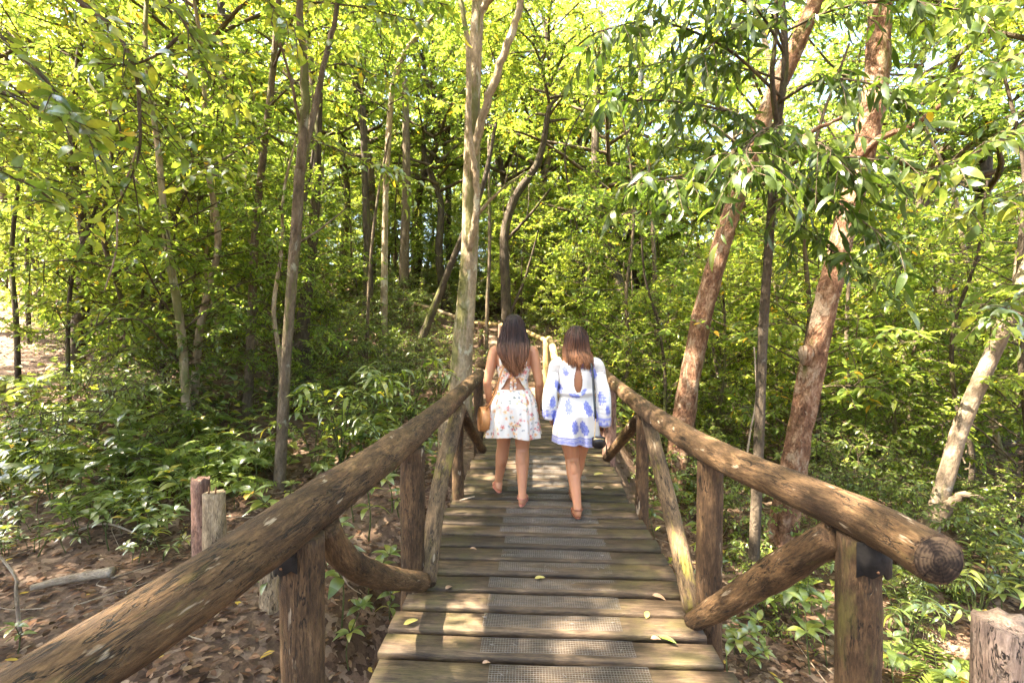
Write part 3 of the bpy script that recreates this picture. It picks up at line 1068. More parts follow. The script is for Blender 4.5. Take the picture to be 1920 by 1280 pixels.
# the pale forked tree by the far end of the left handrail
t = [P(862, 742, 7.6), P(868, 640, 7.6), P(880, 480, 7.6), P(884, 330, 7.55), P(888, 160, 7.5), P(898, -20, 7.5), P(905, -190, 7.5)]
forest_tree('pale_tree', 'tall pale forked tree with a mossy side at the far end of the left handrail', t,
            [0.205, 0.172, 0.142, 0.138, 0.118, 0.10, 0.09], M['bark_pale'],
            [([P(884, 310, 7.5), P(905, 220, 7.3), P(938, 120, 7.2), P(972, 25, 7.1), P(985, -60, 7.0)], 0.075, 0.05),
             ([P(880, 470, 7.5), P(893, 400, 7.35), P(892, 330, 7.3), P(880, 240, 7.2), P(878, 100, 7.2), P(860, -30, 7.2)], 0.06, 0.04),
             ([P(893, 405, 7.5), P(935, 360, 7.3), P(985, 322, 7.2)], 0.03, 0.012),
             ([P(890, 40, 7.5), P(925, -10, 7.4), P(960, -40, 7.3)], 0.07, 0.05)],
            [('tall0', up(t[-1], 0, 0, -0.6), 1.0, 0.3), ('tall2', up(t[-1], -1.6, -0.5, 0.4), 0.8, 2.0)], 22, 0.05, 71)

# slim forked tree on the left
t = [P(524, 905, 5.2), P(536, 690, 5.2), P(545, 560, 5.2), P(556, 420, 5.2), P(562, 320, 5.2)]
forest_tree('slim_tree', 'slim brown tree with pale patches that forks above head height left of the bridge', t,
            [0.066, 0.054, 0.056, 0.060, 0.056], M['bark_grey'],
            [([P(562, 325, 5.2), P(572, 200, 5.15), P(568, 90, 5.1), P(556, -40, 5.0)], 0.054, 0.034),
             ([P(562, 330, 5.2), P(582, 240, 5.3), P(606, 130, 5.4), P(640, -20, 5.5)], 0.046, 0.026),
             ([P(566, 250, 5.2), P(540, 130, 4.9), P(505, 30, 4.6)], 0.02, 0.008),
             ([P(551, 460, 5.2), P(600, 430, 5.5), P(650, 390, 5.8)], 0.018, 0.007)],
            [('sap1', up(P(556, -40, 5.0), 0, 0, -0.6), 0.9, 0.4), ('sap2', up(P(640, -20, 5.5), 0.2, 0, -0.4), 0.9, 2.4), ('tall3', up(P(556, -40, 5.0), 0.2, -0.8, 0.6), 0.85, 1.2)], 14, 0.06, 72)  # the tall crown is added above the view to shade the right trunks

# the big reddish tree on the right
t = [P(1455, 1060, 5.7), P(1490, 860, 5.7), P(1522, 690, 5.7), P(1560, 520, 5.8), P(1603, 350, 5.9), P(1638, 190, 5.9), P(1648, 60, 5.9), P(1655, -120, 5.9)]
e = forest_tree('red_barked_tree', 'big leaning tree with flaking reddish bark behind the near right handrail', t,
                [0.165, 0.138, 0.132, 0.128, 0.132, 0.138, 0.13, 0.12], M['bark_red'],
                [([P(1612, 300, 5.85), P(1650, 260, 5.6), P(1720, 230, 5.3), P(1800, 170, 5.0)], 0.05, 0.02)],
                [('tall1', up(t[-1], 0.3, 0, -0.3), 1.05, 1.0)], 28, 0.13, 73, 0.22)
# swollen scar of a lost limb on the trunk
c0 = P(1522, 668, 5.53)
log_part('burl', [c0 + (0, 0.12, 0.10), c0 + (-0.02, 0.075, 0.02), c0 + (0.0, 0.12, -0.10)], (0.062, 0.085, 0.05), M['bark_red'], 16, 12, 0.35, 74, None).parent = None
bu = bpy.data.objects['burl']
bu.location = -np.array(e.location)
bu.parent = e

# second reddish tree
t = [P(1268, 900, 7.4), P(1292, 720, 7.4), P(1322, 570, 7.4), P(1362, 430, 7.4), P(1400, 310, 7.4), P(1446, 190, 7.3), P(1505, 60, 7.2), P(1560, -80, 7.1)]
forest_tree('leaning_tree', 'leaning brown tree with rough lit bark rising to the right beyond the right handrail', t,
            [0.185, 0.155, 0.148, 0.145, 0.142, 0.136, 0.125, 0.105], M['bark_red'],
            [([P(1380, 370, 7.4), P(1420, 330, 7.2), P(1500, 260, 7.0), P(1580, 220, 6.8)], 0.06, 0.025)],
            [('tall3', up(t[-1], 0, 0, -0.4), 1.0, 0.7)], 24, 0.12, 75, 0.22)

# pale tree leaning at the right edge
t = [P(1735, 1010, 5.6), P(1760, 940, 5.6), P(1806, 790, 5.6), P(1862, 660, 5.5), P(1925, 510, 5.4), P(1990, 340, 5.3), P(2040, 120, 5.2)]
forest_tree('cream_tree', 'pale crooked tree leaning out of the frame past the right handrail end', t,
            [0.105, 0.088, 0.082, 0.080, 0.078, 0.075, 0.07], M['bark_cream'],
            [([P(1752, 985, 5.6), P(1800, 930, 5.4), P(1850, 935, 5.3)], 0.07, 0.02), ([P(1880, 620, 5.5), P(1900, 560, 5.7), P(1905, 470, 5.9)], 0.04, 0.015)],
            [('tall2', up(t[-1], 0.5, 0.3, -0.2), 0.9, 2.2)], 18, 0.09, 76)

# dark trees further back
t = [P(952, 640, 13), P(948, 540, 13), P(946, 440, 13), P(966, 370, 13), P(1010, 300, 13), P(1030, 200, 13)]
forest_tree('dark_curved_tree', 'dark tree whose trunk bends to the right behind the dark haired woman', t, [0.17, 0.14, 0.13, 0.12, 0.10, 0.07], M['bark_dark'],
            [([P(950, 450, 13), P(1000, 395, 12.7), P(1050, 330, 12.4)], 0.05, 0.02), ([P(955, 590, 13), P(985, 520, 12.9), P(1010, 430, 12.8)], 0.05, 0.02)],
            [('tall0', up(P(1030, 200, 13), 0, 0, -0.8), 0.8, 0.4)], 12, 0.07, 77)
for (label, pp, rr_, bk, sd) in (
        ('straight brown trunk with a sunlit foot deep behind the left handrail', [(757, 585, 16), (758, 470, 16), (762, 350, 16), (760, 150, 16)], [0.24, 0.21, 0.19, 0.14], 'bark_grey', 78),
        ('dark thick trunk left of the straight brown trunk on the hillside', [(690, 565, 15), (690, 480, 15), (686, 380, 15), (680, 200, 15)], [0.24, 0.17, 0.15, 0.12], 'bark_dark', 79),
        ('dark bare trunk leaning right into the pale forked tree', [(800, 612, 11), (828, 540, 11), (862, 455, 11), (905, 350, 11), (930, 230, 11)], [0.13, 0.10, 0.095, 0.08, 0.05], 'bark_dark', 80),
        ('thin grey trunk between the pale forked tree and the dark curved trunk', [(912, 660, 12), (914, 560, 12), (918, 460, 12), (916, 260, 12)], [0.07, 0.06, 0.055, 0.04], 'bark_grey', 81),
        ('mossy old trunk with a dark hollow foot behind the slim forked tree', [(566, 725, 9.2), (566, 640, 9.2), (574, 560, 9.3), (590, 400, 9.4), (600, 150, 9.5)], [0.30, 0.2, 0.15, 0.12, 0.08], 'bark_dark', 82),
        ('dark crooked trunk among the leaves on the upper left slope', [(155, 545, 8.5), (162, 470, 8.5), (150, 390, 8.5), (135, 250, 8.5), (150, 80, 8.4)], [0.14, 0.11, 0.10, 0.08, 0.05], 'bark_dark', 83),
        ('thin dark stem rising at the left edge of the slope', [(35, 740, 7.0), (30, 600, 7.0), (22, 470, 7.1), (40, 300, 7.2)], [0.05, 0.045, 0.04, 0.025], 'bark_dark', 84),
        ('slender pale stem on the left hillside before the thick trunk', [(688, 640, 10), (693, 520, 10), (704, 400, 10), (730, 250, 10)], [0.05, 0.045, 0.04, 0.03], 'bark_grey', 85),
        ('light brown trunk with a long upper limb left of the pale forked tree', [(720, 560, 12), (722, 430, 12), (726, 300, 12), (745, 130, 12), (820, 20, 11.8)], [0.12, 0.10, 0.1, 0.1, 0.06], 'bark_pale', 86),
        ('thin light trunk in the thicket right of the bridge', [(1600, 860, 10), (1592, 760, 10), (1588, 600, 10), (1600, 400, 10)], [0.07, 0.06, 0.05, 0.04], 'bark_cream', 87),
        ('thin brown trunk in the thicket left of the leaning brown tree', [(1235, 700, 12), (1230, 600, 12), (1225, 450, 12), (1215, 300, 12)], [0.09, 0.08, 0.07, 0.05], 'bark_grey', 88),
        ('reddish short limbed trunk right of the big reddish tree', [(1780, 700, 12), (1776, 620, 12), (1784, 500, 12), (1790, 330, 12)], [0.09, 0.08, 0.07, 0.05], 'bark_dark', 89)):
    pts = [P(*q) for q in pp]
    forest_tree('forest_tree', label, pts, [q_ * 0.8 for q_ in rr_], M[bk], [], [('sap%d' % (sd % 4), up(pts[-1], 0, 0, -0.9 + 0.2 * (sd % 3)), 1.15, sd * 1.3)], 10, 0.07, sd, 0.25 if sd == 82 else 0.0)

# slender dark tree carrying the big drooping leaves
LP_dark = [leaf_proto('leaf', M['leaf_dark'], 0.27, 0.10 + 0.07 * k, 0.22, 1, 0.008, k) for k in range(5)]
LP_green = [leaf_proto('leaf', M['leaf_near'], 0.40, 0.12 + 0.07 * k, 0.2, 1, 0.006, k) for k in range(5)]
LP_bright = [leaf_proto('leaf', M['leaf_near_bright'], 0.40, 0.12 + 0.07 * k, 0.2, 1, 0.006, k + 5) for k in range(5)]
LP_lance = [leaf_proto('leaf', M['leaf_near'], 0.24, 0.18 + 0.08 * k, 0.2, 1, 0.006, k + 9) for k in range(5)]
LP_lance_b = [leaf_proto('leaf', M['leaf_near_bright'], 0.26, 0.18 + 0.08 * k, 0.2, 1, 0.006, k + 9) for k in range(5)]


def leafy_boughs(e, base, boughs, r, ntw, tlen, L, gap, protos, limit, mass, droop, ratio, bark, spread=0.9, tw_r=0.006, hang=0.25):
    plc = []
    for bi, (bp, r0, r1) in enumerate(boughs):
        q = resample(rel(bp, base), 26)
        bo = obj('bough', tube_mesh('bough', q, np.linspace(r0, r1, 26), bark, 7, 0.06, bi), e)
        tg = Geo()
        blen = np.linalg.norm(np.diff(q, axis=0), axis=1).sum()
        n = max(3, int(ntw * blen))
        for k in range(n):
            u = 0.2 + 0.8 * (k + r.random()) / n
            i = min(int(u * 25), 24)
            tang = nrm(q[i + 1] - q[i])
            side = nrm(np.cross(tang, (0, 0, 1.0))) * (1 if k % 2 else -1)
            d = nrm(tang * r.uniform(0.2, 0.8) + side * r.uniform(0.3, 1.0) + np.array((0, 0, r.uniform(-0.5, 0.35))))
            l = tlen * r.uniform(0.5, 1.25)
            tp = np.array([q[i], q[i] + d * l * 0.5, q[i] + d * l - np.array((0, 0, hang * l))])
            V, F, G = tube(resample(tp, 6), np.linspace(tw_r, tw_r * 0.4, 6), 4, False)
            tg.add(V, F, 0, 0.5, G)
            plc += twig_leaves(tp, r, L, gap, droop, spread)
        plc += twig_leaves(q[18:], r, L, gap, droop, spread)
        tag(obj('twigs', tg.mesh('twigs', [bark]), bo), kind='stuff')
    place_leaves(e, plc, protos, limit, mass, base, ratio)
    return plc


r5 = np.random.default_rng(55)
t = [P(1412, 1085, 4.6), P(1424, 800, 4.6), P(1432, 600, 4.6), P(1446, 400, 4.6), P(1456, 250, 4.55), P(1472, 120, 4.5), P(1462, -60, 4.4)]
e = forest_tree('slender_tree', 'slender dark tree carrying big drooping dark green leaves right of the bridge', t, [0.054, 0.048, 0.045, 0.040, 0.035, 0.032, 0.027], M['bark_dark'],
                [([P(1458, 240, 4.55), P(1448, 150, 4.4), P(1456, 40, 4.3), P(1450, -60, 4.2)], 0.026, 0.016)], [('sap3', up(t[-1], 0.1, 0.1, -0.5), 0.9, 0.3)], 12, 0.06, 90)  # crown on top added to dapple the reddish and cream trunks
b5 = np.array(e.location)
boughs = [
    ([P(1458, 265, 4.55), P(1380, 215, 4.3), P(1260, 190, 4.1), P(1120, 190, 3.9)], 0.016, 0.005),
    ([P(1452, 330, 4.58), P(1370, 330, 4.2), P(1270, 335, 3.9), P(1190, 350, 3.7)], 0.014, 0.005),
    ([P(1462, 180, 4.5), P(1360, 90, 4.2), P(1230, 40, 4.0), P(1120, 60, 3.8)], 0.016, 0.005),
    ([P(1462, 190, 4.5), P(1540, 150, 4.2), P(1640, 160, 3.9), P(1720, 210, 3.7)], 0.016, 0.005),
    ([P(1452, 320, 4.56), P(1530, 360, 4.2), P(1610, 410, 3.9), P(1680, 460, 3.7)], 0.014, 0.005),
    ([P(1448, 380, 4.6), P(1500, 360, 4.1), P(1560, 300, 3.8), P(1660, 300, 3.5)], 0.012, 0.005),
    ([P(1470, 100, 4.5), P(1420, 20, 4.1), P(1340, -20, 3.8), P(1250, -60, 3.6)], 0.014, 0.005),
    ([P(1470, 60, 4.5), P(1560, 20, 4.1), P(1680, 0, 3.8), P(1800, 20, 3.6)], 0.014, 0.005),
    ([P(1458, 270, 4.55), P(1440, 240, 4.0), P(1400, 280, 3.6), P(1420, 330, 3.3)], 0.011, 0.004),
    ([P(1455, 290, 4.55), P(1490, 270, 4.0), P(1540, 270, 3.6), P(1600, 330, 3.4)], 0.011, 0.004),
    ([P(1466, 150, 4.5), P(1400, 130, 4.6), P(1300, 110, 4.7), P(1180, 130, 4.8)], 0.013, 0.005),
    ([P(1455, 300, 4.55), P(1400, 330, 4.5), P(1330, 290, 4.6), P(1230, 270, 4.7)], 0.013, 0.005),
    ([P(1470, 90, 4.5), P(1440, 20, 4.3), P(1380, 50, 4.1), P(1290, 120, 3.9)], 0.012, 0.004),
    ([P(1450, 360, 4.6), P(1500, 420, 4.3), P(1560, 470, 4.1), P(1640, 520, 3.9)], 0.012, 0.004),
]
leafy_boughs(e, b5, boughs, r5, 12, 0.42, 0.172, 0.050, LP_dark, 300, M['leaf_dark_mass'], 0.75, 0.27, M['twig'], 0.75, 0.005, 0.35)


def bough_tree(name, label, trunk, tr_r, bark, boughs, seed, ntw, tlen, L, gap, protos, limit, mass, droop, ratio, crowns=()):
    """a tree standing outside the picture whose boughs reach into it"""
    e = forest_tree(name, label, trunk, tr_r, bark, [], crowns, 14, 0.06, seed)
    leafy_boughs(e, np.array(e.location), boughs, np.random.default_rng(seed), ntw, tlen, L, gap, protos, limit, mass, droop, ratio, M['twig'])
    return e


bough_tree('overhanging_tree', 'tree at the left edge whose thin crooked boughs of fresh green leaves hang into view',
           [(-4.7, 2.6, -0.6), (-4.6, 2.7, 1.5), (-4.3, 2.9, 3.5), (-4.1, 3.0, 6.0)], [0.13, 0.11, 0.09, 0.06], M['bark_grey'],
           [([np.array((-4.4, 2.85, 3.1)), P(20, -40, 3.4), P(185, 30, 3.3), P(250, 122, 3.3), P(262, 220, 3.3), P(258, 300, 3.35), P(215, 400, 3.4)], 0.024, 0.005),
            ([np.array((-4.3, 2.9, 3.6)), P(200, -90, 3.5), P(330, 20, 3.5), P(395, 150, 3.5)], 0.02, 0.005),
            ([P(332, 72, 3.3), P(300, 100, 3.3), P(245, 122, 3.3), P(180, 118, 3.2)], 0.012, 0.004),
            ([np.array((-4.5, 2.8, 2.6)), P(-60, 40, 3.2), P(20, 90, 3.0), P(120, 190, 3.0), P(190, 300, 3.1)], 0.016, 0.004),
            ([np.array((-4.5, 2.8, 2.2)), P(-60, 180, 3.0), P(60, 200, 2.8), P(160, 235, 2.8)], 0.014, 0.004),
            ([np.array((-4.55, 2.8, 2.0)), P(-80, 330, 3.0), P(40, 340, 2.9), P(130, 400, 2.9)], 0.012, 0.004),
            ([np.array((-4.25, 2.9, 3.8)), np.array((-3.7, 2.3, 4.2)), np.array((-3.0, 1.6, 4.5))], 0.03, 0.012),  # extra bough out of view, added to dapple the deck
            ([np.array((-4.2, 2.9, 4.2)), P(350, -150, 3.8), P(480, -20, 3.7), P(560, 60, 3.7)], 0.016, 0.004)],
           91, 7, 0.34, 0.115, 0.045, LP_green, 240, M['leaf_bright'], 0.15, 0.40, [('tall0', (-3.7, 3.1, 4.7), 0.5, 0.2)])  # crown added high up to shade the women

bough_tree('overhanging_tree', 'tree behind the slim forked tree with light green boughs along the top',
           [P(470, 640, 7.6), P(480, 420, 7.6), P(510, 150, 7.5), P(530, -100, 7.4)], [0.07, 0.06, 0.05, 0.035], M['bark_grey'],
           [([P(512, 130, 7.5), P(560, 20, 6.4), P(650, 10, 5.4), P(780, 40, 4.9)], 0.022, 0.005),
            ([P(520, 60, 7.5), P(620, -40, 6.2), P(720, -20, 5.2), P(840, 10, 4.8)], 0.022, 0.005),
            ([P(505, 200, 7.5), P(560, 150, 6.4), P(640, 120, 5.4), P(740, 160, 5.2)], 0.018, 0.005),
            ([P(500, 250, 7.5), P(450, 280, 6.4), P(400, 310, 5.2), P(380, 330, 4.6)], 0.016, 0.005),
            ([P(500, 240, 7.5), P(580, 260, 6.4), P(680, 300, 5.6), P(760, 330, 5.4)], 0.016, 0.005)],
           92, 6, 0.40, 0.125, 0.055, LP_bright, 260, M['leaf_bright'], 0.2, 0.40, [('sap0', P(520, 20, 7.4), 1.0, 0.2)])

bough_tree('overhanging_tree', 'tree off the right edge with broad yellowish green leaves hanging over the upper corner',
           [(6.0, 3.6, -1.5), (5.9, 3.7, 1.5), (5.7, 3.9, 4.0), (5.5, 4.0, 6.5)], [0.14, 0.12, 0.10, 0.07], M['bark_dark'],
           [([np.array((5.8, 3.8, 3.6)), P(2000, 80, 4.4), P(1900, 110, 4.0), P(1790, 150, 3.8)], 0.02, 0.005),
            ([np.array((5.85, 3.75, 3.0)), P(2000, 200, 4.2), P(1900, 250, 3.9), P(1800, 300, 3.8), P(1720, 330, 3.7)], 0.02, 0.005),
            ([np.array((5.9, 3.7, 2.4)), P(1990, 330, 4.2), P(1900, 370, 4.0), P(1810, 400, 3.9)], 0.016, 0.005),
            ([np.array((5.7, 3.9, 4.2)), P(2000, -60, 4.4), P(1880, 10, 4.1), P(1760, 40, 3.9)], 0.02, 0.005),
            ([np.array((5.9, 3.7, 1.9)), P(1990, 520, 4.2), P(1910, 560, 4.0), P(1850, 600, 3.9)], 0.014, 0.004)],
           93, 7, 0.36, 0.15, 0.06, LP_green, 220, M['leaf'], 0.55, 0.40, [('tall1', (5.6, 3.6, 5.6), 0.8, 0.2)])

# ---- the forest behind: tall trees, saplings and bushes, each its own thing
LANDMARKS = ((155, 'crooked trunk'), (545, 'slim forked tree'), (688, 'thick dark trunk'), (757, 'straight brown trunk'), (880, 'pale forked tree'), (952, 'curved dark trunk'), (1080, 'shorter woman'),
             (1235, 'thin brown trunk'), (1340, 'leaning brown tree'), (1435, 'slender dark tree'), (1545, 'big reddish tree'), (1600, 'thin light trunk'), (1820, 'crooked cream tree'))


def spot_words(x, y):
    xc, d = x * _cy + y * _sy, -x * _sy + y * _cy
    px = 960 + FPX * xc / max(d, 0.3)
    far = 'close' if y < 7 else 'standing' if y < 10 else 'a little back' if y < 14 else 'farther back' if y < 20 else 'deep back' if y < 28 else 'far back'
    lm = min(LANDMARKS, key=lambda q: abs(q[0] - px))
    if abs(lm[0] - px) < 14: side = 'in line with'
    else: side = ('just ' if abs(lm[0] - px) < 60 else '') + ('left of' if px < lm[0] else 'right of')
    if px < 0: return far, 'at the left edge'
    if px > 1920: return far, 'at the right edge'
    return far, side + ' the ' + lm[1]


def trunk_template(seed, H, r0, bark):
    r = np.random.default_rng(seed)
    pts = [(0, 0, -0.3)]
    x = y = 0
    for k in range(1, 6):
        x += r.normal(0, 0.035 * H); y += r.normal(0, 0.02 * H)
        pts.append((x, y, H * k / 5))
    path = resample(pts, 26)
    return tube_mesh('trunk', path, np.linspace(r0, r0 * 0.35, 26), bark, 9, 0.06, seed), path


def tree_template(name, seed, H, r0, bark, crown_key, csc, cz):
    e = empty(name, (0, 0, 0))
    tm, path = trunk_template(seed, H, r0, bark)
    obj('trunk', tm, e)
    i = int(cz * 25)
    c = obj('crown', CR[crown_key], e)
    c.location = path[i]
    c.scale = (csc,) * 3
    return e


occupied = [np.array(t_.location)[:2] for t_ in trees]


def ok_spot(x, y, clear, own):
    if y < 16.5 and abs(x - np.interp(y, [0, 8, 11, 14, 17], [0.06, 0.1, -0.3, -1.9, -3.5])) < clear: return False
    for q in own:
        if (q[0] - x) ** 2 + (q[1] - y) ** 2 < 0.3: return False
    return True


r = np.random.default_rng(21)
tall_T = [tree_template('tall_tree', 200 + k, 8.5 + k, 0.13 + 0.02 * k, M[['bark_grey', 'bark_dark', 'bark_grey', 'bark_dark'][k]], 'tall%d' % k, 1.0 + 0.08 * k, 0.42) for k in range(4)]
TALL_LOOK = ['grey trunked tall bright tree', 'dark trunked tall green tree', 'slim grey trunked bright tree', 'stout dark trunked green tree']
spots = []
tries = 0
while len(spots) < 112 and tries < 4000:
    tries += 1
    y = r.uniform(9.8, 19) if len(spots) < 15 else r.uniform(19, 52)
    x = r.uniform(-1.25, 1.25) * y + r.normal(0, 1)
    if len(spots) >= 80:
        y = r.uniform(26, 54)
        x = r.uniform(-0.35, 0.7) * y
    if y < 19 and x > -3.5 and not (x > 6.5 and y > 10): continue
    if not ok_spot(x, y, 1.7, occupied): continue
    if any((x - a) ** 2 + (y - b) ** 2 < (1.6 + 0.04 * y) ** 2 for a, b in spots): continue
    spots.append((x, y))
# unseen trees, most on the sunny side, added to shade the bridge
n_back = len(spots)
SHADE = [(-8.0, -2.0), (-9.7, 1.6), (-9.6, -3.4), (-6.5, -3.6), (-7.9, 4.9), (-3.2, -3.0), (-4.6, -4.6), (-10.5, -0.5), (3.8, -3.0), (7.5, 1.5), (-12.0, 5.5)]
spots += SHADE + [(3.2, 16.5), (9.0, 18.0), (0.8, 18.8), (12.5, 14.5), (4.6, 19.5), (-1.6, 20.5)]
rs_ = np.random.default_rng(1)
used = set()
for i, (x, y) in enumerate(spots):
    if i == n_back: r_keep, r = r, rs_          # the shading trees keep their own dice
    k = int(r.integers(0, 4))
    e = tall_T[k] if k not in used else copy_tree(tall_T[k])
    used.add(k)
    s = r.uniform(0.85, 1.2) * (1.2 if y > 22 else 1.12)
    e.location = (x, y, gz(x, y))
    e.rotation_euler = (r.normal(0, 0.04), r.normal(0, 0.04), r.uniform(0, 6.28))
    e.scale = (s, s, s * r.uniform(0.9, 1.1))
    f, sd = spot_words(x, y)
    if y < 9.5: f, sd = 'standing beside the bridge', 'outside the view'
    tag(e, '%s %s %s' % (TALL_LOOK[k], f, sd), 'tree', 'tall forest trees behind the bridge')
r = r_keep

sap_T = [tree_template('sapling', 220 + k, 5.6, 0.035 + 0.006 * k, M[['bark_dark', 'bark_grey', 'bark_dark', 'bark_pale'][k]], 'sap%d' % k, 1.0, 0.0) for k in range(4)]
SAP_LOOK = ['dark stemmed bright sapling', 'grey stemmed green sapling', 'thicker dark stemmed bright sapling', 'pale stemmed green sapling']
sspots = []
tries = 0
while len(sspots) < 262 and tries < 15000:
    tries += 1
    y = 6.2 + 24 * r.random() ** 1.35
    x = r.uniform(-1.22, 1.22) * y
    if len(sspots) >= 205:
        y = r.uniform(19, 38)
        x = r.uniform(-0.65, 0.5) * y
    if not ok_spot(x, y, 1.5, occupied): continue
    # leave the measured trunks in view
    hide = False
    for q in occupied[:8]:
        if q[1] > y and abs(x / y - q[0] / q[1]) < 0.9 / y + 0.02: hide = True
    if hide: continue
    if y < 8.2 and -0.55 * y < x < 0.9 * y: continue
    if any((x - a) ** 2 + (y - b) ** 2 < (0.62 + 0.02 * y) ** 2 for a, b in sspots): continue
    sspots.append((x, y))
used = set()
for i, (x, y) in enumerate(sspots):
    k = int(r.integers(0, 4))
    e = sap_T[k] if k not in used else copy_tree(sap_T[k])
    used.add(k)
    s = r.uniform(0.75, 1.35) * (1.0 + 0.012 * max(0, y - 10))
    e.location = (x, y, gz(x, y))
    e.rotation_euler = (r.normal(0, 0.08), r.normal(0, 0.08), r.uniform(0, 6.28))
    e.scale = (s, s, s)
    f, sd = spot_words(x, y)
    tag(e, '%s %s %s' % (SAP_LOOK[k], f, sd), 'sapling', 'forest saplings')

bush_T = []
for k in range(3):
    e = empty('bush')
    obj('foliage', CR['bush%d' % k], e)
    bush_T.append(e)
BUSH_LOOK = ['small leaved low bush', 'rounded bright leaved bush', 'loose drooping bush']
bspots = []
tries = 0
while len(bspots) < 190 and tries < 9000:
    tries += 1
    y = 4.6 + 24 * r.random() ** 1.7
    x = r.uniform(-1.22, 1.22) * y
    if not ok_spot(x, y, 1.55, []): continue
    if y < 7 and -0.75 * y < x < -0.1 * y: continue
    if any((x - a) ** 2 + (y - b) ** 2 < (0.55 + 0.02 * y) ** 2 for a, b in bspots): continue
    if y < 9.5 and r.random() < (0.75 if x < 0 else 0.4): continue
    bspots.append((x, y))
used = set()
for i, (x, y) in enumerate(bspots):
    k = int(r.integers(0, 3))
    e = bush_T[k] if k not in used else copy_tree(bush_T[k])
    used.add(k)
    s = r.uniform(0.55, 1.25) * (1.0 + 0.02 * max(0, y - 8))
    if x > 0 and y < 9: s *= 0.8
    e.location = (x, y, gz(x, y) - 0.03)
    e.rotation_euler = (0, 0, r.uniform(0, 6.28))
    e.scale = (s, s, s)
    f, sd = spot_words(x, y)
    tag(e, '%s %s %s' % (BUSH_LOOK[k], f, sd), 'bush', 'forest bushes')

# ------------------------------------------------------------------ UNDERGROWTH with leaves one can tell apart
def broad_seedling(seed, H, L, n_wh, protos, stem='green_stem', whorl=6):
    """upright stem with whorls of broad leaves; returns an Empty with stem and leaf parts"""
    r = np.random.default_rng(seed)
    e = empty('seedling')
    path = resample([(0, 0, -0.05), (r.normal(0, 0.04), r.normal(0, 0.04), H * 0.5), (r.normal(0, 0.08), r.normal(0, 0.08), H)], 10)
    obj('stem', tube_mesh('stem', path, np.linspace(0.007, 0.004, 10), M[stem], 6), e)
    plc = []
    for k in range(n_wh):
        i = int(9 * (1 - 0.45 * k / max(1, n_wh)))
        nn = whorl if k == 0 else max(3, whorl - 2)
        for j in range(nn):
            a = j * 6.283 / nn + k * 0.7 + r.normal(0, 0.2)
            d = np.array((math.cos(a), math.sin(a), r.uniform(-0.15, 0.45) if k else r.uniform(0.1, 0.6)))
            plc.append((path[i] + nrm(d) * 0.012, nrm(d), np.array((0, 0, 1.0)) + r.normal(0, 0.2, 3), L * r.uniform(0.7, 1.15) * (1 if k else 0.9)))
    for k, (p, d, nn, s) in enumerate(plc):
        o = bpy.data.objects.new('leaf', protos[k % len(protos)])
        link(o, e)
        o.matrix_local = mat_from(p, d, nn, s)
    return e


def frond_plant(seed, H, nst, L, protos, pair_gap=0.09, arch=0.5):
    """several arching stems with leaves in two rows"""
    r = np.random.default_rng(seed)
    e = empty('leafy_shrub')
    for k in range(nst):
        a = k * 2.4 + r.normal(0, 0.3)
        out = H * r.uniform(0.35, 0.8)
        h = H * r.uniform(0.6, 1.1)
        path = resample([(0, 0, -0.05), (math.cos(a) * out * 0.25, math.sin(a) * out * 0.25, h * 0.6), (math.cos(a) * out * 0.7, math.sin(a) * out * 0.7, h * 0.95), (math.cos(a) * out * 1.15, math.sin(a) * out * 1.15, h * (1 - 0.25 * arch))], 20)
        st = obj('stem', tube_mesh('stem', path, np.linspace(0.009, 0.003, 20), M['green_stem'], 6), e)
        for q, (p, d, nn, s) in enumerate(twig_leaves(path[6:], r, L, pair_gap * 0.5, 0.12, 0.85, 0.9, 0.22, 0.05)):
            o = bpy.data.objects.new('leaf', protos[q % len(protos)])
            link(o, st)
            o.matrix_local = mat_from(p, d, nn, s)
    return e


def fern(seed, L, nf, mat):
    r = np.random.default_rng(seed)
    e = empty('fern')
    for k in range(nf):
        a = k * 6.283 / nf + r.normal(0, 0.2)
        l = L * r.uniform(0.75, 1.15)
        path = resample([(0, 0, 0), (math.cos(a) * l * 0.35, math.sin(a) * l * 0.35, l * 0.5), (math.cos(a) * l, math.sin(a) * l, l * 0.3)], 18)
        T = nrm(np.gradient(path, axis=0))
        Pp, D, Nn, Ls = [], [], [], []
        for i in range(3, 18):
            s = nrm(np.cross(T[i], (0, 0, 1.0)))
            w = l * 0.26 * math.sin(math.pi * (1 - (i - 2) / 17.0) ** 0.8) + 0.02
            for sg in (-1, 1):
                Pp.append(path[i]); D.append(s * sg + T[i] * 0.45 - np.array((0, 0, 0.15))); Nn.append(np.array((0, 0, 1.0)) + r.normal(0, 0.1, 3)); Ls.append(w * r.uniform(0.9, 1.1))
        Ls = np.array(Ls)
        g = Geo()
        V, F, per = leaf_mid(np.array(Pp), np.array(D), np.array(Nn), Ls, Ls * 0.24 + 0.006)
        g.add(V, [F], 0, np.repeat(r.random(len(Ls)) * 0.5 + 0.4, per))
        V, F, G = tube(path, np.linspace(0.004, 0.0015, 18), 4, False)
        g.add(V, F, 1, 0.5, G)
        obj('frond', g.mesh('frond', [mat, M['green_stem']]), e)
    return e


def put(e, p, rz, s, label, cat, group, sink=0.0):
    x, y = p[0], p[1]
    e.location = (x, y, gz(x, y) - sink)
    e.rotation_euler = (0, 0, rz)
    e.scale = (s, s, s)
    tag(e, label, cat, group)
    return e


def ray_ground(px, py):
    """where the ray through a pixel of the photograph meets the terrain"""
    d = 1.2
    while d < 40:
        q = P(px, py, d)
        if q[2] < gz(q[0], q[1]): return q
        d += 0.05
    return P(px, py, 12)


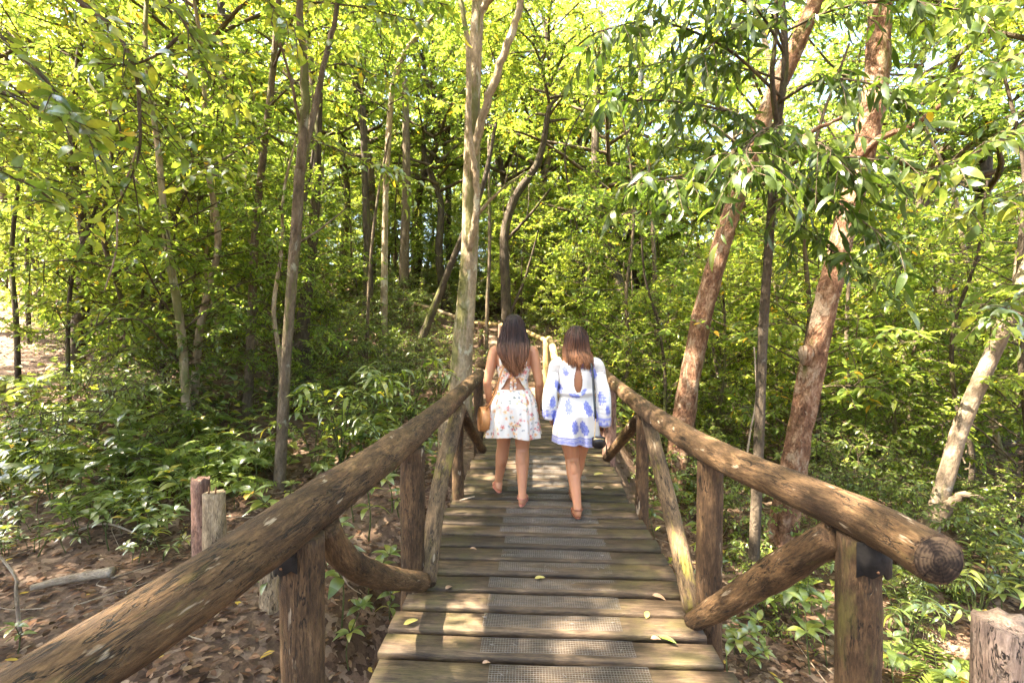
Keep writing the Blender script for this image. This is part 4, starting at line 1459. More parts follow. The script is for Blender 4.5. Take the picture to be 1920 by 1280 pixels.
r = np.random.default_rng(31)
BS = [broad_seedling(300 + k, 0.34 + 0.06 * k, 0.15 + 0.01 * k, 2 + k % 2, LP_bright if k == 0 else LP_green, whorl=6 + k % 3) for k in range(4)]
BS += [broad_seedling(306, 0.26, 0.13, 2, LP_lance, whorl=9), broad_seedling(307, 0.42, 0.085, 5, LP_green, whorl=5)]
FP = [frond_plant(310 + k, 0.85 + 0.12 * k, 5 + k, 0.165, LP_lance if k % 2 else LP_lance_b) for k in range(3)]
FE = [fern(320 + k, 0.5, 8, M['leaf_under']) for k in range(2)]
fresh = {id(o): True for o in BS + FP + FE}
keep = BS + FP + FE


def take(o):
    if fresh.get(id(o)):
        fresh[id(o)] = False
        return o
    return copy_tree(o)


# measured plants: (kind, pixel of the foot, scale, what it looks like)
for kind, k, px, py, s, label in (
        ('f', 0, 770, 800, 1.25, 'tall light green shrub of long narrow leaves behind the left handrail'),
        ('f', 1, 690, 830, 1.2, 'arching shrub of narrow leaves left of the tall light green shrub'),
        ('f', 2, 640, 870, 1.15, 'dark green narrow leaved shrub beside the slim forked tree foot'),
        ('f', 1, 735, 900, 0.85, 'narrow leaved shrub just behind the second left bridge post'),
        ('f', 0, 590, 880, 0.9, 'spreading narrow leaved shrub under the left handrail bend'),
        ('f', 0, 820, 760, 1.0, 'narrow leaved shrub at the foot of the pale forked tree'),
        ('b', 1, 520, 1010, 1.15, 'seedling with bright long leaves poking above the left handrail beside the nailed post'),
        ('b', 0, 690, 1010, 1.35, 'seedling of large pale green leaves behind the curved left brace'),
        ('b', 2, 735, 960, 1.1, 'broad leaved seedling beside the second left bridge post'),
        ('b', 3, 640, 1180, 1.1, 'broad leaved plant on the litter right of the near left post'),
        ('b', 1, 700, 1160, 1.0, 'leafy plant under the curved left brace'),
        ('b', 0, 735, 1190, 0.8, 'small plant by the deck edge under the curved left brace'),
        ('b', 2, 655, 1260, 0.75, 'low plant of yellowish leaves at the bottom beside the near left post'),
        ('b', 0, 500, 1150, 0.85, 'plant in the sun left of the near left post'),
        ('b', 3, 220, 900, 1.25, 'big seedling with a star of long leaves on the left forest floor'),
        ('b', 1, 260, 850, 1.2, 'bright seedling above the star leaved seedling'),
        ('b', 2, 335, 960, 1.0, 'seedling left of the split reddish post'),
        ('b', 0, 300, 995, 0.85, 'small seedling at the edge of the left path'),
        ('b', 3, 100, 960, 1.15, 'dense seedling at the left edge of the path'),
        ('b', 2, 60, 880, 1.1, 'broad leaved seedling by the left edge of the picture'),
        ('b', 1, 150, 1000, 0.9, 'seedling in front of the dense seedling by the path'),
        ('b', 0, 30, 1235, 0.55, 'dark green sprig in the lower left corner'),
        ('e', 0, 400, 870, 1.1, 'bright fern behind the two cut posts'),
        ('e', 1, 350, 845, 0.9, 'fern left of the bright fern behind the cut posts'),
        ('e', 1, 545, 1000, 0.6, 'small fern under the left handrail'),
        ('b', 3, 1500, 1200, 1.3, 'broad leaved plant under the right brace'),
        ('b', 1, 1440, 1150, 1.15, 'plant with mottled leaves right of the deck'),
        ('b', 0, 1420, 1240, 1.0, 'low plant at the bottom beside the deck corner'),
        ('b', 2, 1520, 1270, 1.1, 'pale green plant at the foot of the near right post'),
        ('f', 1, 1700, 1230, 0.8, 'long leaved plant behind the near right post'),
        ('f', 2, 1830, 1190, 0.85, 'long leaved plant behind the grey topped post'),
        ('f', 1, 1900, 1120, 0.8, 'glossy long leaved plant at the right edge'),
        ('e', 0, 1760, 1290, 0.9, 'fern left of the grey topped post'),
        ('b', 1, 1590, 960, 1.1, 'sunlit yellow green seedling above the right handrail'),
        ('b', 0, 1560, 900, 1.3, 'tall sunlit seedling right of the big reddish tree'),
        ('b', 2, 1250, 920, 1.2, 'light green plant right of the far right posts'),
        ('b', 3, 1270, 980, 1.2, 'plant beside the long lichened right brace'),
        ('b', 1, 1230, 1010, 1.0, 'plant under the deck edge by the third right post'),
        ('f', 0, 1290, 850, 0.9, 'light green shrub at the foot of the leaning brown tree'),
        ('f', 2, 1220, 850, 0.9, 'shrub of long leaves right of the red far post')):
    src = {'b': BS, 'f': FP, 'e': FE}[kind][k]
    q = ray_ground(px, py)
    put(take(src), q, r.uniform(0, 6.28), s, label, {'b': 'seedling', 'f': 'shrub', 'e': 'fern'}[kind], {'b': 'broad leaved seedlings', 'f': 'narrow leaved shrubs', 'e': 'ferns'}[kind])

# more of the same kinds, scattered
KIND = ('light green', 'green', 'tall light green', 'tall green', 'narrow leaved', 'small leaved')
for i in range(150):
    if i < 100: px, py = r.uniform(-30, 500), r.uniform(740, 1000) if i % 2 else r.uniform(880, 1000)
    else: px, py = r.uniform(-40, 340), r.uniform(985, 1062)
    if px > 330 and py > 940: continue
    if py > 1000 and abs(px - 150) < 60 and py > 1040: continue
    q = ray_ground(px, py)
    k = int(r.integers(0, 6))
    f, sd = spot_words(q[0], q[1])
    e = put(take(BS[k]), q, r.uniform(0, 6.28), r.uniform(0.5, 1.3) if py < 985 else r.uniform(0.35, 0.8), '%s seedling on the left slope %s' % (KIND[k], sd), 'seedling', 'broad leaved seedlings')
    e.rotation_euler = (r.normal(0, 0.16), r.normal(0, 0.16), r.uniform(0, 6.28))
for i in range(16):
    px, py = r.uniform(-20, 520), r.uniform(720, 960)
    q = ray_ground(px, py)
    f, sd = spot_words(q[0], q[1])
    put(take(FE[i % 2]), q, r.uniform(0, 6.28), r.uniform(0.7, 1.2), '%s fern on the left slope %s' % (('arching', 'feathery')[i % 2], sd), 'fern', 'ferns')
n = 0
tries = 0
while n < 120 and tries < 4000:
    tries += 1
    y = r.uniform(2.2, 8.0)
    x = r.uniform(-1.2, 1.2) * y
    if abs(x - 0.06) < 1.25: continue
    if y < 3.3 and x < 0 and x > -1.2 * y and r.random() < 0.85: continue     # the trodden litter stays open
    if x < -1.2 and 2.0 < y < 4.2 and r.random() < 0.7: continue
    n += 1
    f, sd = spot_words(x, y)
    k = int(r.integers(0, 4))
    put(take(BS[k]), (x, y), r.uniform(0, 6.28), r.uniform(0.55, 1.05), '%s seedling %s %s' % (KIND[k], f, sd), 'seedling', 'broad leaved seedlings')

# ground cover too fine to count: far undergrowth
def undergrowth():
    r = np.random.default_rng(41)
    n = 5200
    y = 5.0 + 33 * r.random(n) ** 1.4
    x = r.uniform(-1.25, 1.25, n) * y
    keep_ = np.abs(x - np.interp(y, [0, 8, 11, 14, 17, 40], [0.06, 0.1, -0.3, -1.9, -3.5, -3.5])) > np.where(y < 16, 1.25, 0)
    dens = np.sin(x * 0.9 + 1) * np.sin(y * 0.8 + 0.5 * x) + r.normal(0, 0.45, n)
    keep_ &= (dens > np.where((x > 1.0) & (y < 10), 0.5, np.where(y < 12, 0.32, -0.2)))
    x, y = x[keep_], y[keep_]
    z = ground_h(x, y)
    Pp, D, Nn, L = [], [], [], []
    for a in range(9):
        hh = r.uniform(0.05, 0.5, len(x)) * (1 + y * 0.03)
        ang = r.uniform(0, 6.28, len(x))
        o = r.normal(0, 0.12, (len(x), 2))
        Pp.append(np.stack([x + o[:, 0], y + o[:, 1], z + hh], -1))
        D.append(np.stack([np.cos(ang), np.sin(ang), r.uniform(-0.4, 0.4, len(x))], -1))
        Nn.append(np.stack([r.normal(0, 0.3, len(x)), r.normal(0, 0.3, len(x)), np.ones(len(x))], -1))
        L.append(r.uniform(0.08, 0.17, len(x)) * (1 + y * 0.015))
    Pp, D, Nn, L = map(np.concatenate, (Pp, D, Nn, L))
    V, F, per = leaf_far(Pp, D, Nn, L, L * 0.46, 0.3)
    o = obj('undergrowth', mesh_np('undergrowth', V, [F], M['leaf_under'], fattr=[np.repeat(r.random(len(L)), per)]))
    tag(o, 'low leafy ground cover all over the forest floor', 'undergrowth', None, 'stuff')


undergrowth()


def litter():
    r = np.random.default_rng(42)
    n = 62000
    y = -0.5 + 16 * r.random(n) ** 1.5
    x = r.uniform(-1.3, 1.3, n) * (y + 1.5)
    on_deck = (np.abs(x - 0.06) < 1.0) & (y < 6.0)
    x, y = x[~on_deck], y[~on_deck]
    z = ground_h(x, y) + r.uniform(0.008, 0.03, len(x))
    ang = r.uniform(0, 6.28, len(x))
    D = np.stack([np.cos(ang), np.sin(ang), r.normal(0, 0.13, len(x))], -1)
    Nn = np.stack([r.normal(0, 0.2, len(x)), r.normal(0, 0.2, len(x)), np.ones(len(x))], -1)
    L = r.uniform(0.028, 0.085, len(x))
    near = y < 4.6
    g = Geo()
    rn = np.clip(r.beta(1.4, 1.6, len(x)) * 0.93 + (r.random(len(x)) > 0.96) * 0.6, 0, 1)
    V, F, per = leaf_mid(np.stack([x, y, z], -1)[near], D[near], Nn[near], L[near], L[near] * r.uniform(0.32, 0.6, near.sum()), r.uniform(-0.18, 0.22, near.sum()))
    g.add(V, [F], 0, np.repeat(rn[near], per))
    V, F, per = leaf_far(np.stack([x, y, z], -1)[~near], D[~near], Nn[~near], L[~near] * 1.2, L[~near] * 0.6, -0.1)
    g.add(V, [F], 0, np.repeat(rn[~near], per))
    o = obj('leaf_litter', g.mesh('leaf_litter', [M['litter']]))
    tag(o, 'brown and pinkish dead leaves covering the forest floor', 'leaf litter', None, 'stuff')
    # twigs and pebbles in the litter
    g = Geo()
    for k in range(420):
        y = -0.3 + 9 * r.random() ** 1.4
        x = r.uniform(-1.25, 1.25) * (y + 1.2)
        if abs(x - 0.06) < 1.0: continue
        a = r.uniform(0, 6.28); l = r.uniform(0.1, 0.5)
        p = np.array((x, y, 0)); q = p + np.array((math.cos(a) * l, math.sin(a) * l, 0)); m = (p + q) / 2 + np.array((r.normal(0, 0.04), r.normal(0, 0.04), 0))
        for w in (p, m, q): w[2] = gz(w[0], w[1]) + 0.02 + r.uniform(0, 0.03)
        V, F, G = tube(resample([p, m, q], 5), np.linspace(0.006, 0.002, 5) * r.uniform(0.6, 1.5), 4, False)
        g.add(V, F, 0, 0.5, G)
    o = obj('fallen_twigs', g.mesh('fallen_twigs', [M['dry_twig']]))
    tag(o, 'thin dry twigs scattered among the dead leaves', 'twigs', None, 'stuff')


litter()

# fallen branches and lianas one can point to
def limb(name, label, cat, pts, r0, r1, mat, seed, group=None):
    base = np.asarray(pts[0], float)
    q = resample(rel(pts, base), 24)
    o = obj(name, tube_mesh(name, q, np.linspace(r0, r1, 24), mat, 9, 0.10, seed))
    o.location = base
    return tag(o, label, cat, group)


def gpt(px, py, h=0.03):
    q = ray_ground(px, py); q[2] = gz(q[0], q[1]) + h
    return q


limb('fallen_branch', 'pale thick branch lying in the sun on the left path', 'branch', [gpt(60, 1118, 0.05), gpt(120, 1104, 0.06), gpt(212, 1090, 0.06)], 0.022, 0.038, M['dry_twig'], 1, 'fallen branches')
limb('fallen_branch', 'long thin branch lying behind the seedlings on the left', 'branch', [gpt(110, 1028, 0.06), gpt(200, 1005, 0.1), gpt(290, 1030, 0.04)], 0.012, 0.006, M['dry_twig'], 2, 'fallen branches')
limb('fallen_branch', 'bent pale twig standing up at the left edge of the path', 'branch', [gpt(38, 1195, 0.0), P(30, 1110, 2.9), P(28, 1080, 2.9), P(-10, 1030, 2.9)], 0.011, 0.006, M['dry_twig'], 3, 'fallen branches')
limb('fallen_branch', 'dark log lying across the gully floor right of the big reddish tree', 'branch', [gpt(1620, 850, 0.1), gpt(1720, 862, 0.12), gpt(1850, 880, 0.1)], 0.06, 0.05, M['bark_dark'], 4, 'fallen branches')
limb('fallen_branch', 'sunlit snapped stick leaning from the ground right of the big reddish tree', 'branch', [gpt(1672, 985, 0.0), P(1676, 955, 6.2), P(1680, 945, 6.2)], 0.025, 0.018, M['dry_twig'], 5, 'fallen branches')
limb('fallen_branch', 'long dark branch leaning across the left hillside', 'branch', [P(255, 590, 9.5), P(350, 560, 9.8), P(430, 520, 10), P(525, 480, 10.3)], 0.03, 0.015, M['bark_dark'], 6, 'fallen branches')
limb('liana', 'pale hanging liana curling down at the upper left', 'liana', [P(262, 255, 3.5), P(250, 300, 3.6), P(222, 385, 3.7), P(218, 470, 3.8), P(196, 545, 3.9)], 0.008, 0.006, M['dry_twig'], 7, 'lianas')
limb('liana', 'thin dark liana hanging down the middle of the left hillside', 'liana', [P(250, 330, 6), P(300, 400, 6), P(318, 450, 6), P(335, 520, 6.1)], 0.010, 0.006, M['bark_dark'], 8, 'lianas')
limb('liana', 'thin vine rising beside the slender dark tree', 'liana', [P(1398, 880, 5.2), P(1405, 820, 5.2), P(1418, 740, 5.2), P(1414, 650, 5.2)], 0.012, 0.008, M['dry_twig'], 9, 'lianas')

# fallen leaves and a stick on the deck
M['fallen_yellow'] = leaf_material('fallen_yellow', [(0, (0.42, 0.36, 0.10)), (1, (0.5, 0.42, 0.12))], (1, 1, 1), 0.2, 0.06)
M['fallen_brown'] = leaf_material('fallen_brown', [(0, (0.36, 0.22, 0.14)), (1, (0.42, 0.28, 0.18))], (1, 1, 1), 0.1, 0.06)
M['fallen_green'] = leaf_material('fallen_green', [(0, (0.16, 0.26, 0.04)), (1, (0.18, 0.28, 0.04))], (1, 1, 1), 0.2, 0.1)
FL = {k: leaf_proto('fallen_leaf', M['fallen_' + k], rt, c, 0.25, 1, 0.012, 3) for k, rt, c in (('yellow', 0.48, -0.12), ('brown', 0.5, 0.16), ('green', 0.34, -0.12))}
for px, py, kk, s, rz, label in (
        (770, 1167, 'yellow', 0.075, 0.5, 'tan fallen leaf near the left end of a front plank'),
        (1252, 1200, 'green', 0.085, -0.7, 'fresh green leaf lying on the right of a front plank'),
        (1230, 1196, 'brown', 0.055, 0.2, 'brown curled leaf beside the fresh green leaf on the plank'),
        (1213, 1153, 'yellow', 0.06, 1.2, 'yellowish leaf at the end of a wire strip on the planks'),
        (1012, 1084, 'yellow', 0.065, 0.1, 'pale leaf lying in the middle of the planks'),
        (842, 1100, 'brown', 0.06, 1.0, 'crumpled brown leaf on the left of the planks'),
        (1236, 1118, 'brown', 0.075, -0.3, 'brown leaf on the right of the planks before the brace foot'),
        (912, 1241, 'brown', 0.04, 0.4, 'small dark leaf on the wire strip of the front plank'),
        (1122, 890, 'yellow', 0.11, 0.3, 'yellow green leaf right of the shorter woman'),
        (1124, 915, 'brown', 0.12, 0.0, 'orange brown leaf right of the shorter woman'),
        (888, 1028, 'brown', 0.05, 0.0, 'dark curled leaf on the left of a wire strip')):
    d = FPX * (EYE - 0.01) / max(1, (py - 619))
    q = P(px, py, d)
    o = obj('fallen_leaf', FL[kk])
    o.location = (q[0] - 0.5 * s * math.cos(rz), q[1] - 0.5 * s * math.sin(rz), 0.012)
    o.rotation_euler = (0.06, 0.05, rz)
    o.scale = (s, s, s)
    tag(o, label, 'leaf', 'leaves fallen on the deck')
d = FPX * 1.48 / (934 - 619)
limb('fallen_branch', 'short stick lying on a plank beside the third left post', 'stick', [P(862, 938, d), P(875, 934, d), P(890, 930, d)], 0.008, 0.006, M['dry_twig'], 10)

# ------------------------------------------------------------------ PEOPLE
def skin_material(name, col):
    m, nt, out = new_mat(name)
    tc = nd(nt, 'ShaderNodeTexCoord')
    n = noise(nt, tc.outputs['Object'], 9, 4)
    n2 = noise(nt, tc.outputs['Object'], 140, 2)
    c = mixc(nt, 1.0, col, ramp(nt, n, [(0.3, (0.92, 0.88, 0.86)), (0.7, (1.06, 1.05, 1.05))]), 'MULTIPLY')
    principled(nt, out, c, 0.48, n2, 0.12, 0.002, Subsurface_Weight=0.12, Subsurface_Scale=0.01, Specular_IOR_Level=0.4)
    return m


M['skin'] = skin_material('tan_skin', (0.41, 0.19, 0.10))
M['skin_b'] = skin_material('tan_skin_deeper', (0.38, 0.17, 0.085))


def print_material(name, rough=0.85):
    m, nt, out = new_mat(name)
    at = nd(nt, 'ShaderNodeAttribute', attribute_name='print')
    tc = nd(nt, 'ShaderNodeTexCoord')
    w = noise(nt, tc.outputs['Object'], 420, 2)
    f = noise(nt, tc.outputs['Object'], 22, 3, 0.5, (1, 1, 0.35))
    h = math_n(nt, 'ADD', math_n(nt, 'MULTIPLY', w, 0.15), f)
    b = principled(nt, out, at.outputs['Color'], rough, h, 0.35, 0.012, Specular_IOR_Level=0.15)
    t = nd(nt, 'ShaderNodeBsdfTranslucent')
    nt.links.new(at.outputs['Color'], t.inputs[0])
    mx = nd(nt, 'ShaderNodeMixShader')
    mx.inputs[0].default_value = 0.16
    nt.links.new(b.outputs[0], mx.inputs[1])
    nt.links.new(t.outputs[0], mx.inputs[2])
    nt.links.new(mx.outputs[0], out.inputs[0])
    return m


M['cloth'] = print_material('printed_cotton')


def hair_material(name, root, mid, tip):
    m, nt, out = new_mat(name)
    at = nd(nt, 'ShaderNodeAttribute', attribute_name='along')
    rn = nd(nt, 'ShaderNodeAttribute', attribute_name='rnd')
    c = ramp(nt, at.outputs['Fac'], [(0.0, root), (0.58, mid), (1.0, tip)])
    c = mixc(nt, 1.0, c, ramp(nt, rn.outputs['Fac'], [(0.0, 0.4), (1.0, 1.8)]), 'MULTIPLY')
    principled(nt, out, c, 0.5, Specular_IOR_Level=0.22)
    return m


M['hair_dark'] = hair_material('dark_hair', (0.009, 0.0045, 0.005), (0.020, 0.009, 0.007), (0.19, 0.085, 0.042))
M['hair_brown'] = hair_material('brown_hair', (0.013, 0.006, 0.005), (0.038, 0.016, 0.010), (0.19, 0.085, 0.038))
M['eye'] = simple('eye', (0.7, 0.68, 0.66), 0.2, 0, 0.6, 10, 0.02, 0)
M['lip'] = simple('lip', (0.45, 0.14, 0.12), 0.4)
M['tan_leather'] = simple('tan_leather', (0.43, 0.19, 0.065), 0.45, 0, 0.45, 25, 0.18, 0.3)
M['brown_leather'] = simple('brown_leather', (0.16, 0.05, 0.025), 0.45, 0, 0.45, 40, 0.2, 0.2)
M['pink_leather'] = simple('pink_leather', (0.36, 0.13, 0.09), 0.5, 0, 0.4, 40, 0.2, 0.2)
M['black_leather'] = simple('black_leather', (0.012, 0.011, 0.012), 0.3, 0, 0.5, 30, 0.3, 0.2)
M['gold'] = simple('gold_chain', (0.75, 0.52, 0.22), 0.3, 1.0, 0.5, 60, 0.15, 0.1)


def capsule(g, p0, p1, r0, r1, sides=14):
    p0, p1 = np.asarray(p0, float), np.asarray(p1, float)
    d = nrm(p1 - p0)
    a = np.linspace(np.pi / 2, 0, 6)
    pts, rad = [], []
    for t in a[:-1] if True else a:
        pts.append(p0 - d * r0 * math.sin(t)); rad.append(max(1e-4, r0 * math.cos(t)))
    for t in np.linspace(0, 1, 5):
        pts.append(p0 + (p1 - p0) * t); rad.append(r0 + (r1 - r0) * t)
    for t in a[::-1][1:]:
        pts.append(p1 + d * r1 * math.sin(t)); rad.append(max(1e-4, r1 * math.cos(t)))
    V, F, _ = tube(np.array(pts), np.array(rad), sides, True)
    g.add(V, F)


def chain(g, pts, rads):
    q = resample(pts, 3 * len(pts))
    rr_ = np.interp(np.linspace(0, 1, len(q)), np.linspace(0, 1, len(rads)), rads)
    for k in range(len(q) - 1):
        capsule(g, q[k], q[k + 1], rr_[k], rr_[k + 1], 12)


def ellipsoid(g, c, r, n=14):
    u = np.linspace(0, 2 * np.pi, 2 * n, endpoint=False)
    v = np.linspace(-np.pi / 2, np.pi / 2, n)[1:-1]
    V = [np.array((math.cos(a) * math.cos(b), math.sin(a) * math.cos(b), math.sin(b))) for b in v for a in u]
    V += [np.array((0, 0, -1.0)), np.array((0, 0, 1.0))]
    V = np.array(V) * np.asarray(r) + np.asarray(c)
    m, nn = 2 * n, len(v)
    i = np.arange(nn - 1)[:, None] * m; j = np.arange(m)[None, :]
    F = np.stack([i + j, i + (j + 1) % m, i + m + (j + 1) % m, i + m + j], -1).reshape(-1, 4)
    k = np.arange(m)
    g.add(V, [F, np.stack([np.full(m, nn * m), (k + 1) % m, k], -1), np.stack([np.full(m, nn * m + 1), (nn - 1) * m + k, (nn - 1) * m + (k + 1) % m], -1)])


def loft(g, rings, n=28):
    """rings: (z, cx, cy, rx, ry)"""
    th = np.linspace(0, 2 * np.pi, n, endpoint=False)
    V = []
    for z, cx, cy_, rx, ry in rings:
        V += [(cx + rx * math.cos(t), cy_ + ry * math.sin(t), z) for t in th]
    m = len(rings)
    i = np.arange(m - 1)[:, None] * n; j = np.arange(n)[None, :]
    F = np.stack([i + j, i + (j + 1) % n, i + n + (j + 1) % n, i + n + j], -1).reshape(-1, 4)
    V += [(rings[0][1], rings[0][2], rings[0][0]), (rings[-1][1], rings[-1][2], rings[-1][0])]
    k = np.arange(n)
    g.add(np.array(V), [F, np.stack([np.full(n, m * n), (k + 1) % n, k], -1), np.stack([np.full(n, m * n + 1), (m - 1) * n + k, (m - 1) * n + (k + 1) % n], -1)])


def hand(g, wrist, d, thumb, palm, curl=0.5, s=1.0):
    """palm, four unequal bent fingers and a thumb leaving the side of the palm"""
    d, palm = nrm(d), nrm(palm)
    thumb = nrm(np.cross(np.cross(d, thumb), d))
    palm = nrm(np.cross(d, thumb)) * np.sign(np.dot(np.cross(d, thumb), palm))
    w = np.asarray(wrist, float)
    offs = (0.030, 0.0105, -0.0105, -0.030)
    for o_ in offs:
        capsule(g, w + thumb * o_ * 0.6 * s, w + d * 0.078 * s + thumb * o_ * s, 0.0135 * s, 0.0115 * s, 10)
    capsule(g, w - d * 0.01, w + d * 0.05 * s, 0.021 * s, 0.018 * s, 12)
    for o_, l, sp in zip(offs, (0.066, 0.074, 0.069, 0.054), (0.10, 0.03, -0.04, -0.12)):
        p = w + d * 0.08 * s + thumb * o_ * s
        dirn = nrm(d + thumb * sp)
        for k, f in enumerate((0.45, 0.30, 0.25)):
            a = curl * (0.45 + 0.55 * k)
            dd = dirn * math.cos(a) + palm * math.sin(a)
            q = p + dd * l * f * s
            capsule(g, p, q, (0.0088 - 0.0009 * k) * s, (0.0079 - 0.0009 * k) * s, 10)
            p = q
    p = w + d * 0.022 * s + thumb * 0.022 * s
    for k, (l, dd) in enumerate(((0.042, nrm(d * 0.6 + thumb * 0.7 + palm * 0.35)), (0.034, nrm(d * 0.85 + thumb * 0.3 + palm * 0.4)), (0.024, nrm(d * 0.9 + thumb * 0.05 + palm * 0.45)))):
        q = p + dd * l * s
        capsule(g, p, q, (0.0115 - 0.0012 * k) * s, (0.0103 - 0.0012 * k) * s, 10)
        p = q


def foot(g, ankle, yaw, pitch=0.0, s=1.0):
    """heel, arch, ball and five toes; toes point along +Y turned by yaw"""
    f = np.array((math.sin(yaw) * math.cos(pitch), math.cos(yaw) * math.cos(pitch), -math.sin(pitch)))
    r_ = np.array((math.cos(yaw), -math.sin(yaw), 0))
    u = np.cross(r_, f)
    a = np.asarray(ankle, float)
    heel = a - u * 0.052 * s - f * 0.03 * s
    ball = a - u * 0.062 * s + f * 0.125 * s
    capsule(g, a, heel, 0.036 * s, 0.030 * s)
    capsule(g, a, ball, 0.034 * s, 0.018 * s)
    for o_ in (-0.022, 0.0, 0.022):
        capsule(g, heel, ball + r_ * o_ * s, 0.026 * s, 0.019 * s)
    for k, (o_, l) in enumerate(((-0.028, 0.040), (-0.012, 0.044), (0.002, 0.040), (0.015, 0.034), (0.027, 0.027))):
        p = ball + r_ * o_ * s
        capsule(g, p, p + f * l * s - u * 0.004, 0.0105 * s, 0.0085 * s, 8)
    return heel, ball, f, r_, u


def to_body(g, name, mat, parent, voxel=0.0045, iters=5):
    me = g.mesh('tmp', [mat])
    tmp = bpy.data.objects.new('tmp', me)
    COL.objects.link(tmp)
    md = tmp.modifiers.new('r', 'REMESH')
    md.mode = 'VOXEL'
    md.voxel_size = voxel
    md.use_smooth_shade = True
    sm = tmp.modifiers.new('s', 'SMOOTH')
    sm.factor = 0.5
    sm.iterations = iters
    dg = bpy.context.evaluated_depsgraph_get()
    out = bpy.data.meshes.new_from_object(tmp.evaluated_get(dg))
    out.name = name
    bpy.data.objects.remove(tmp)
    out.materials.clear()
    out.materials.append(mat)
    return obj(name, out, parent)


def cloth_grid(name, fn, nu, nv, color_fn, parent, closed=True, thick=0.003, drop=None):
    """surface fn(u,v)->xyz with a colour print per vertex; drop(x,y,z)->True removes a face (openings)"""
    U = np.linspace(0, 1, nu, endpoint=not closed)
    W = np.linspace(0, 1, nv)
    V = np.array([fn(u, w) for w in W for u in U])
    i = np.arange(nv - 1)[:, None] * nu
    j = np.arange(nu if closed else nu - 1)[None, :]
    F = np.stack([i + j, i + (j + 1) % nu, i + nu + (j + 1) % nu, i + nu + j], -1).reshape(-1, 4)
    if drop is not None:
        c = V[F].mean(1)
        F = F[[not drop(*q) for q in c]]
    col = color_fn(V)
    me = mesh_np(name, V, [F], M['cloth'], pcol=col)
    o = obj(name, me, parent)
    md = o.modifiers.new('thickness', 'SOLIDIFY')
    md.thickness = thick
    md.offset = 0
    return o


def hair_locks(name, mat, parent, head, hr, zs, seed, n, path_fn, w=0.010, wave=0.004):
    """many tapering locks over a cap: one hair mesh"""
    r = np.random.default_rng(seed)
    Vs, Fs, A, rn, off = [], [], [], [], 0
    for k in range(n):
        pts = path_fn(r, k / n)
        q = resample(pts, 22)
        ln = np.linspace(0, 1, 22)
        q = q + wave * np.stack([np.sin(ln * r.uniform(8, 16) + r.uniform(0, 6)), np.sin(ln * 11 + r.uniform(0, 6)) * 0.6, 0 * ln], -1) * ln[:, None]
        rad = w * r.uniform(0.55, 1.1) * np.clip(np.minimum(0.5 + 3 * ln, 2.6 * (1.03 - ln)), 0.05, 1)
        V, F, _ = tube(q, rad, 5, True)
        Vs.append(V)
        for f in F:
            Fs.append(f + off); rn.append(np.full(len(f), r.random()))
        A.append(np.concatenate([np.repeat(ln, 5), [0, 1]]))
        off += len(V)
    return obj(name, mesh_np(name, np.concatenate(Vs), Fs, mat, fattr=rn, pattr=np.concatenate(A)), parent)


def head_geo(g, c, s=1.0):
    x, y, z = c
    ellipsoid(g, c, (0.073 * s, 0.092 * s, 0.105 * s))
    ellipsoid(g, (x, y + 0.028, z - 0.045), (0.056 * s, 0.062 * s, 0.07 * s))
    ellipsoid(g, (x, y + 0.062, z - 0.092), (0.026, 0.024, 0.022))
    capsule(g, (x, y + 0.086, z + 0.012), (x, y + 0.106, z - 0.030), 0.009, 0.014, 10)
    for sx in (-1, 1):
        ellipsoid(g, (x + sx * 0.034, y + 0.072, z - 0.028), (0.022, 0.02, 0.02))
        ellipsoid(g, (x + sx * 0.032, y + 0.082, z + 0.022), (0.024, 0.012, 0.009))
        ellipsoid(g, (x + sx * 0.074, y - 0.004, z - 0.012), (0.009, 0.018, 0.03))


def face_bits(parent, c):
    x, y, z = c
    g = Geo()
    for sx in (-1, 1):
        e_ = Geo()
        ellipsoid(e_, (x + sx * 0.031, y + 0.083, z + 0.002), (0.014, 0.010, 0.008), 8)
        obj('eye', e_.mesh('eye', [M['eye']]), parent)
    e_ = Geo()
    ellipsoid(e_, (x, y + 0.090, z - 0.058), (0.022, 0.010, 0.008), 8)
    obj('mouth', e_.mesh('mouth', [M['lip']]), parent)


WHITE = np.array((0.72, 0.685, 0.65))


def floral_fn(seed, n, box):
    """small watercolour flowers: orange, red, yellow blooms and dark leaves on white"""
    r = np.random.default_rng(seed)
    pal = [(0.85, 0.42, 0.13), (0.80, 0.50, 0.18), (0.62, 0.10, 0.10), (0.72, 0.22, 0.20), (0.85, 0.62, 0.30), (0.82, 0.56, 0.45), (0.16, 0.20, 0.22), (0.22, 0.24, 0.20), (0.30, 0.33, 0.40)]
    kinds = r.integers(0, len(pal), n)
    rad = np.where(kinds >= 6, r.uniform(0.009, 0.017, n), r.uniform(0.013, 0.027, n))
    ph = r.uniform(0, 6, n)

    def f(V):
        col = np.tile(WHITE, (len(V), 1))
        cs = V[np.random.default_rng(seed + len(V)).integers(0, len(V), int(np.clip(len(V) / 62, 12, 390)))]
        for c, k, ra, p in zip(cs, kinds, rad, ph):
            d = V - c
            near = np.where(np.abs(d).max(1) < ra * 1.5)[0]
            if not len(near): continue
            dd = d[near]
            a = np.arctan2(dd[:, 2], dd[:, 0] + dd[:, 1])
            q = np.linalg.norm(dd * (1, 1, 1), axis=1)
            if k >= 6:
                edge = ra * (0.35 + 0.65 * np.abs(np.cos(a + p)))
            else:
                edge = ra * (0.72 + 0.28 * np.cos(5 * a + p))
            t = np.clip((edge - q) / (ra * 0.35), 0, 1)[:, None]
            inner = np.clip(1 - q / (ra * 0.4), 0, 1)[:, None]
            cc = np.array(pal[k]) * (1 - 0.35 * inner)
            col[near] = col[near] * (1 - 0.9 * t) + cc * 0.9 * t
        return col
    return f


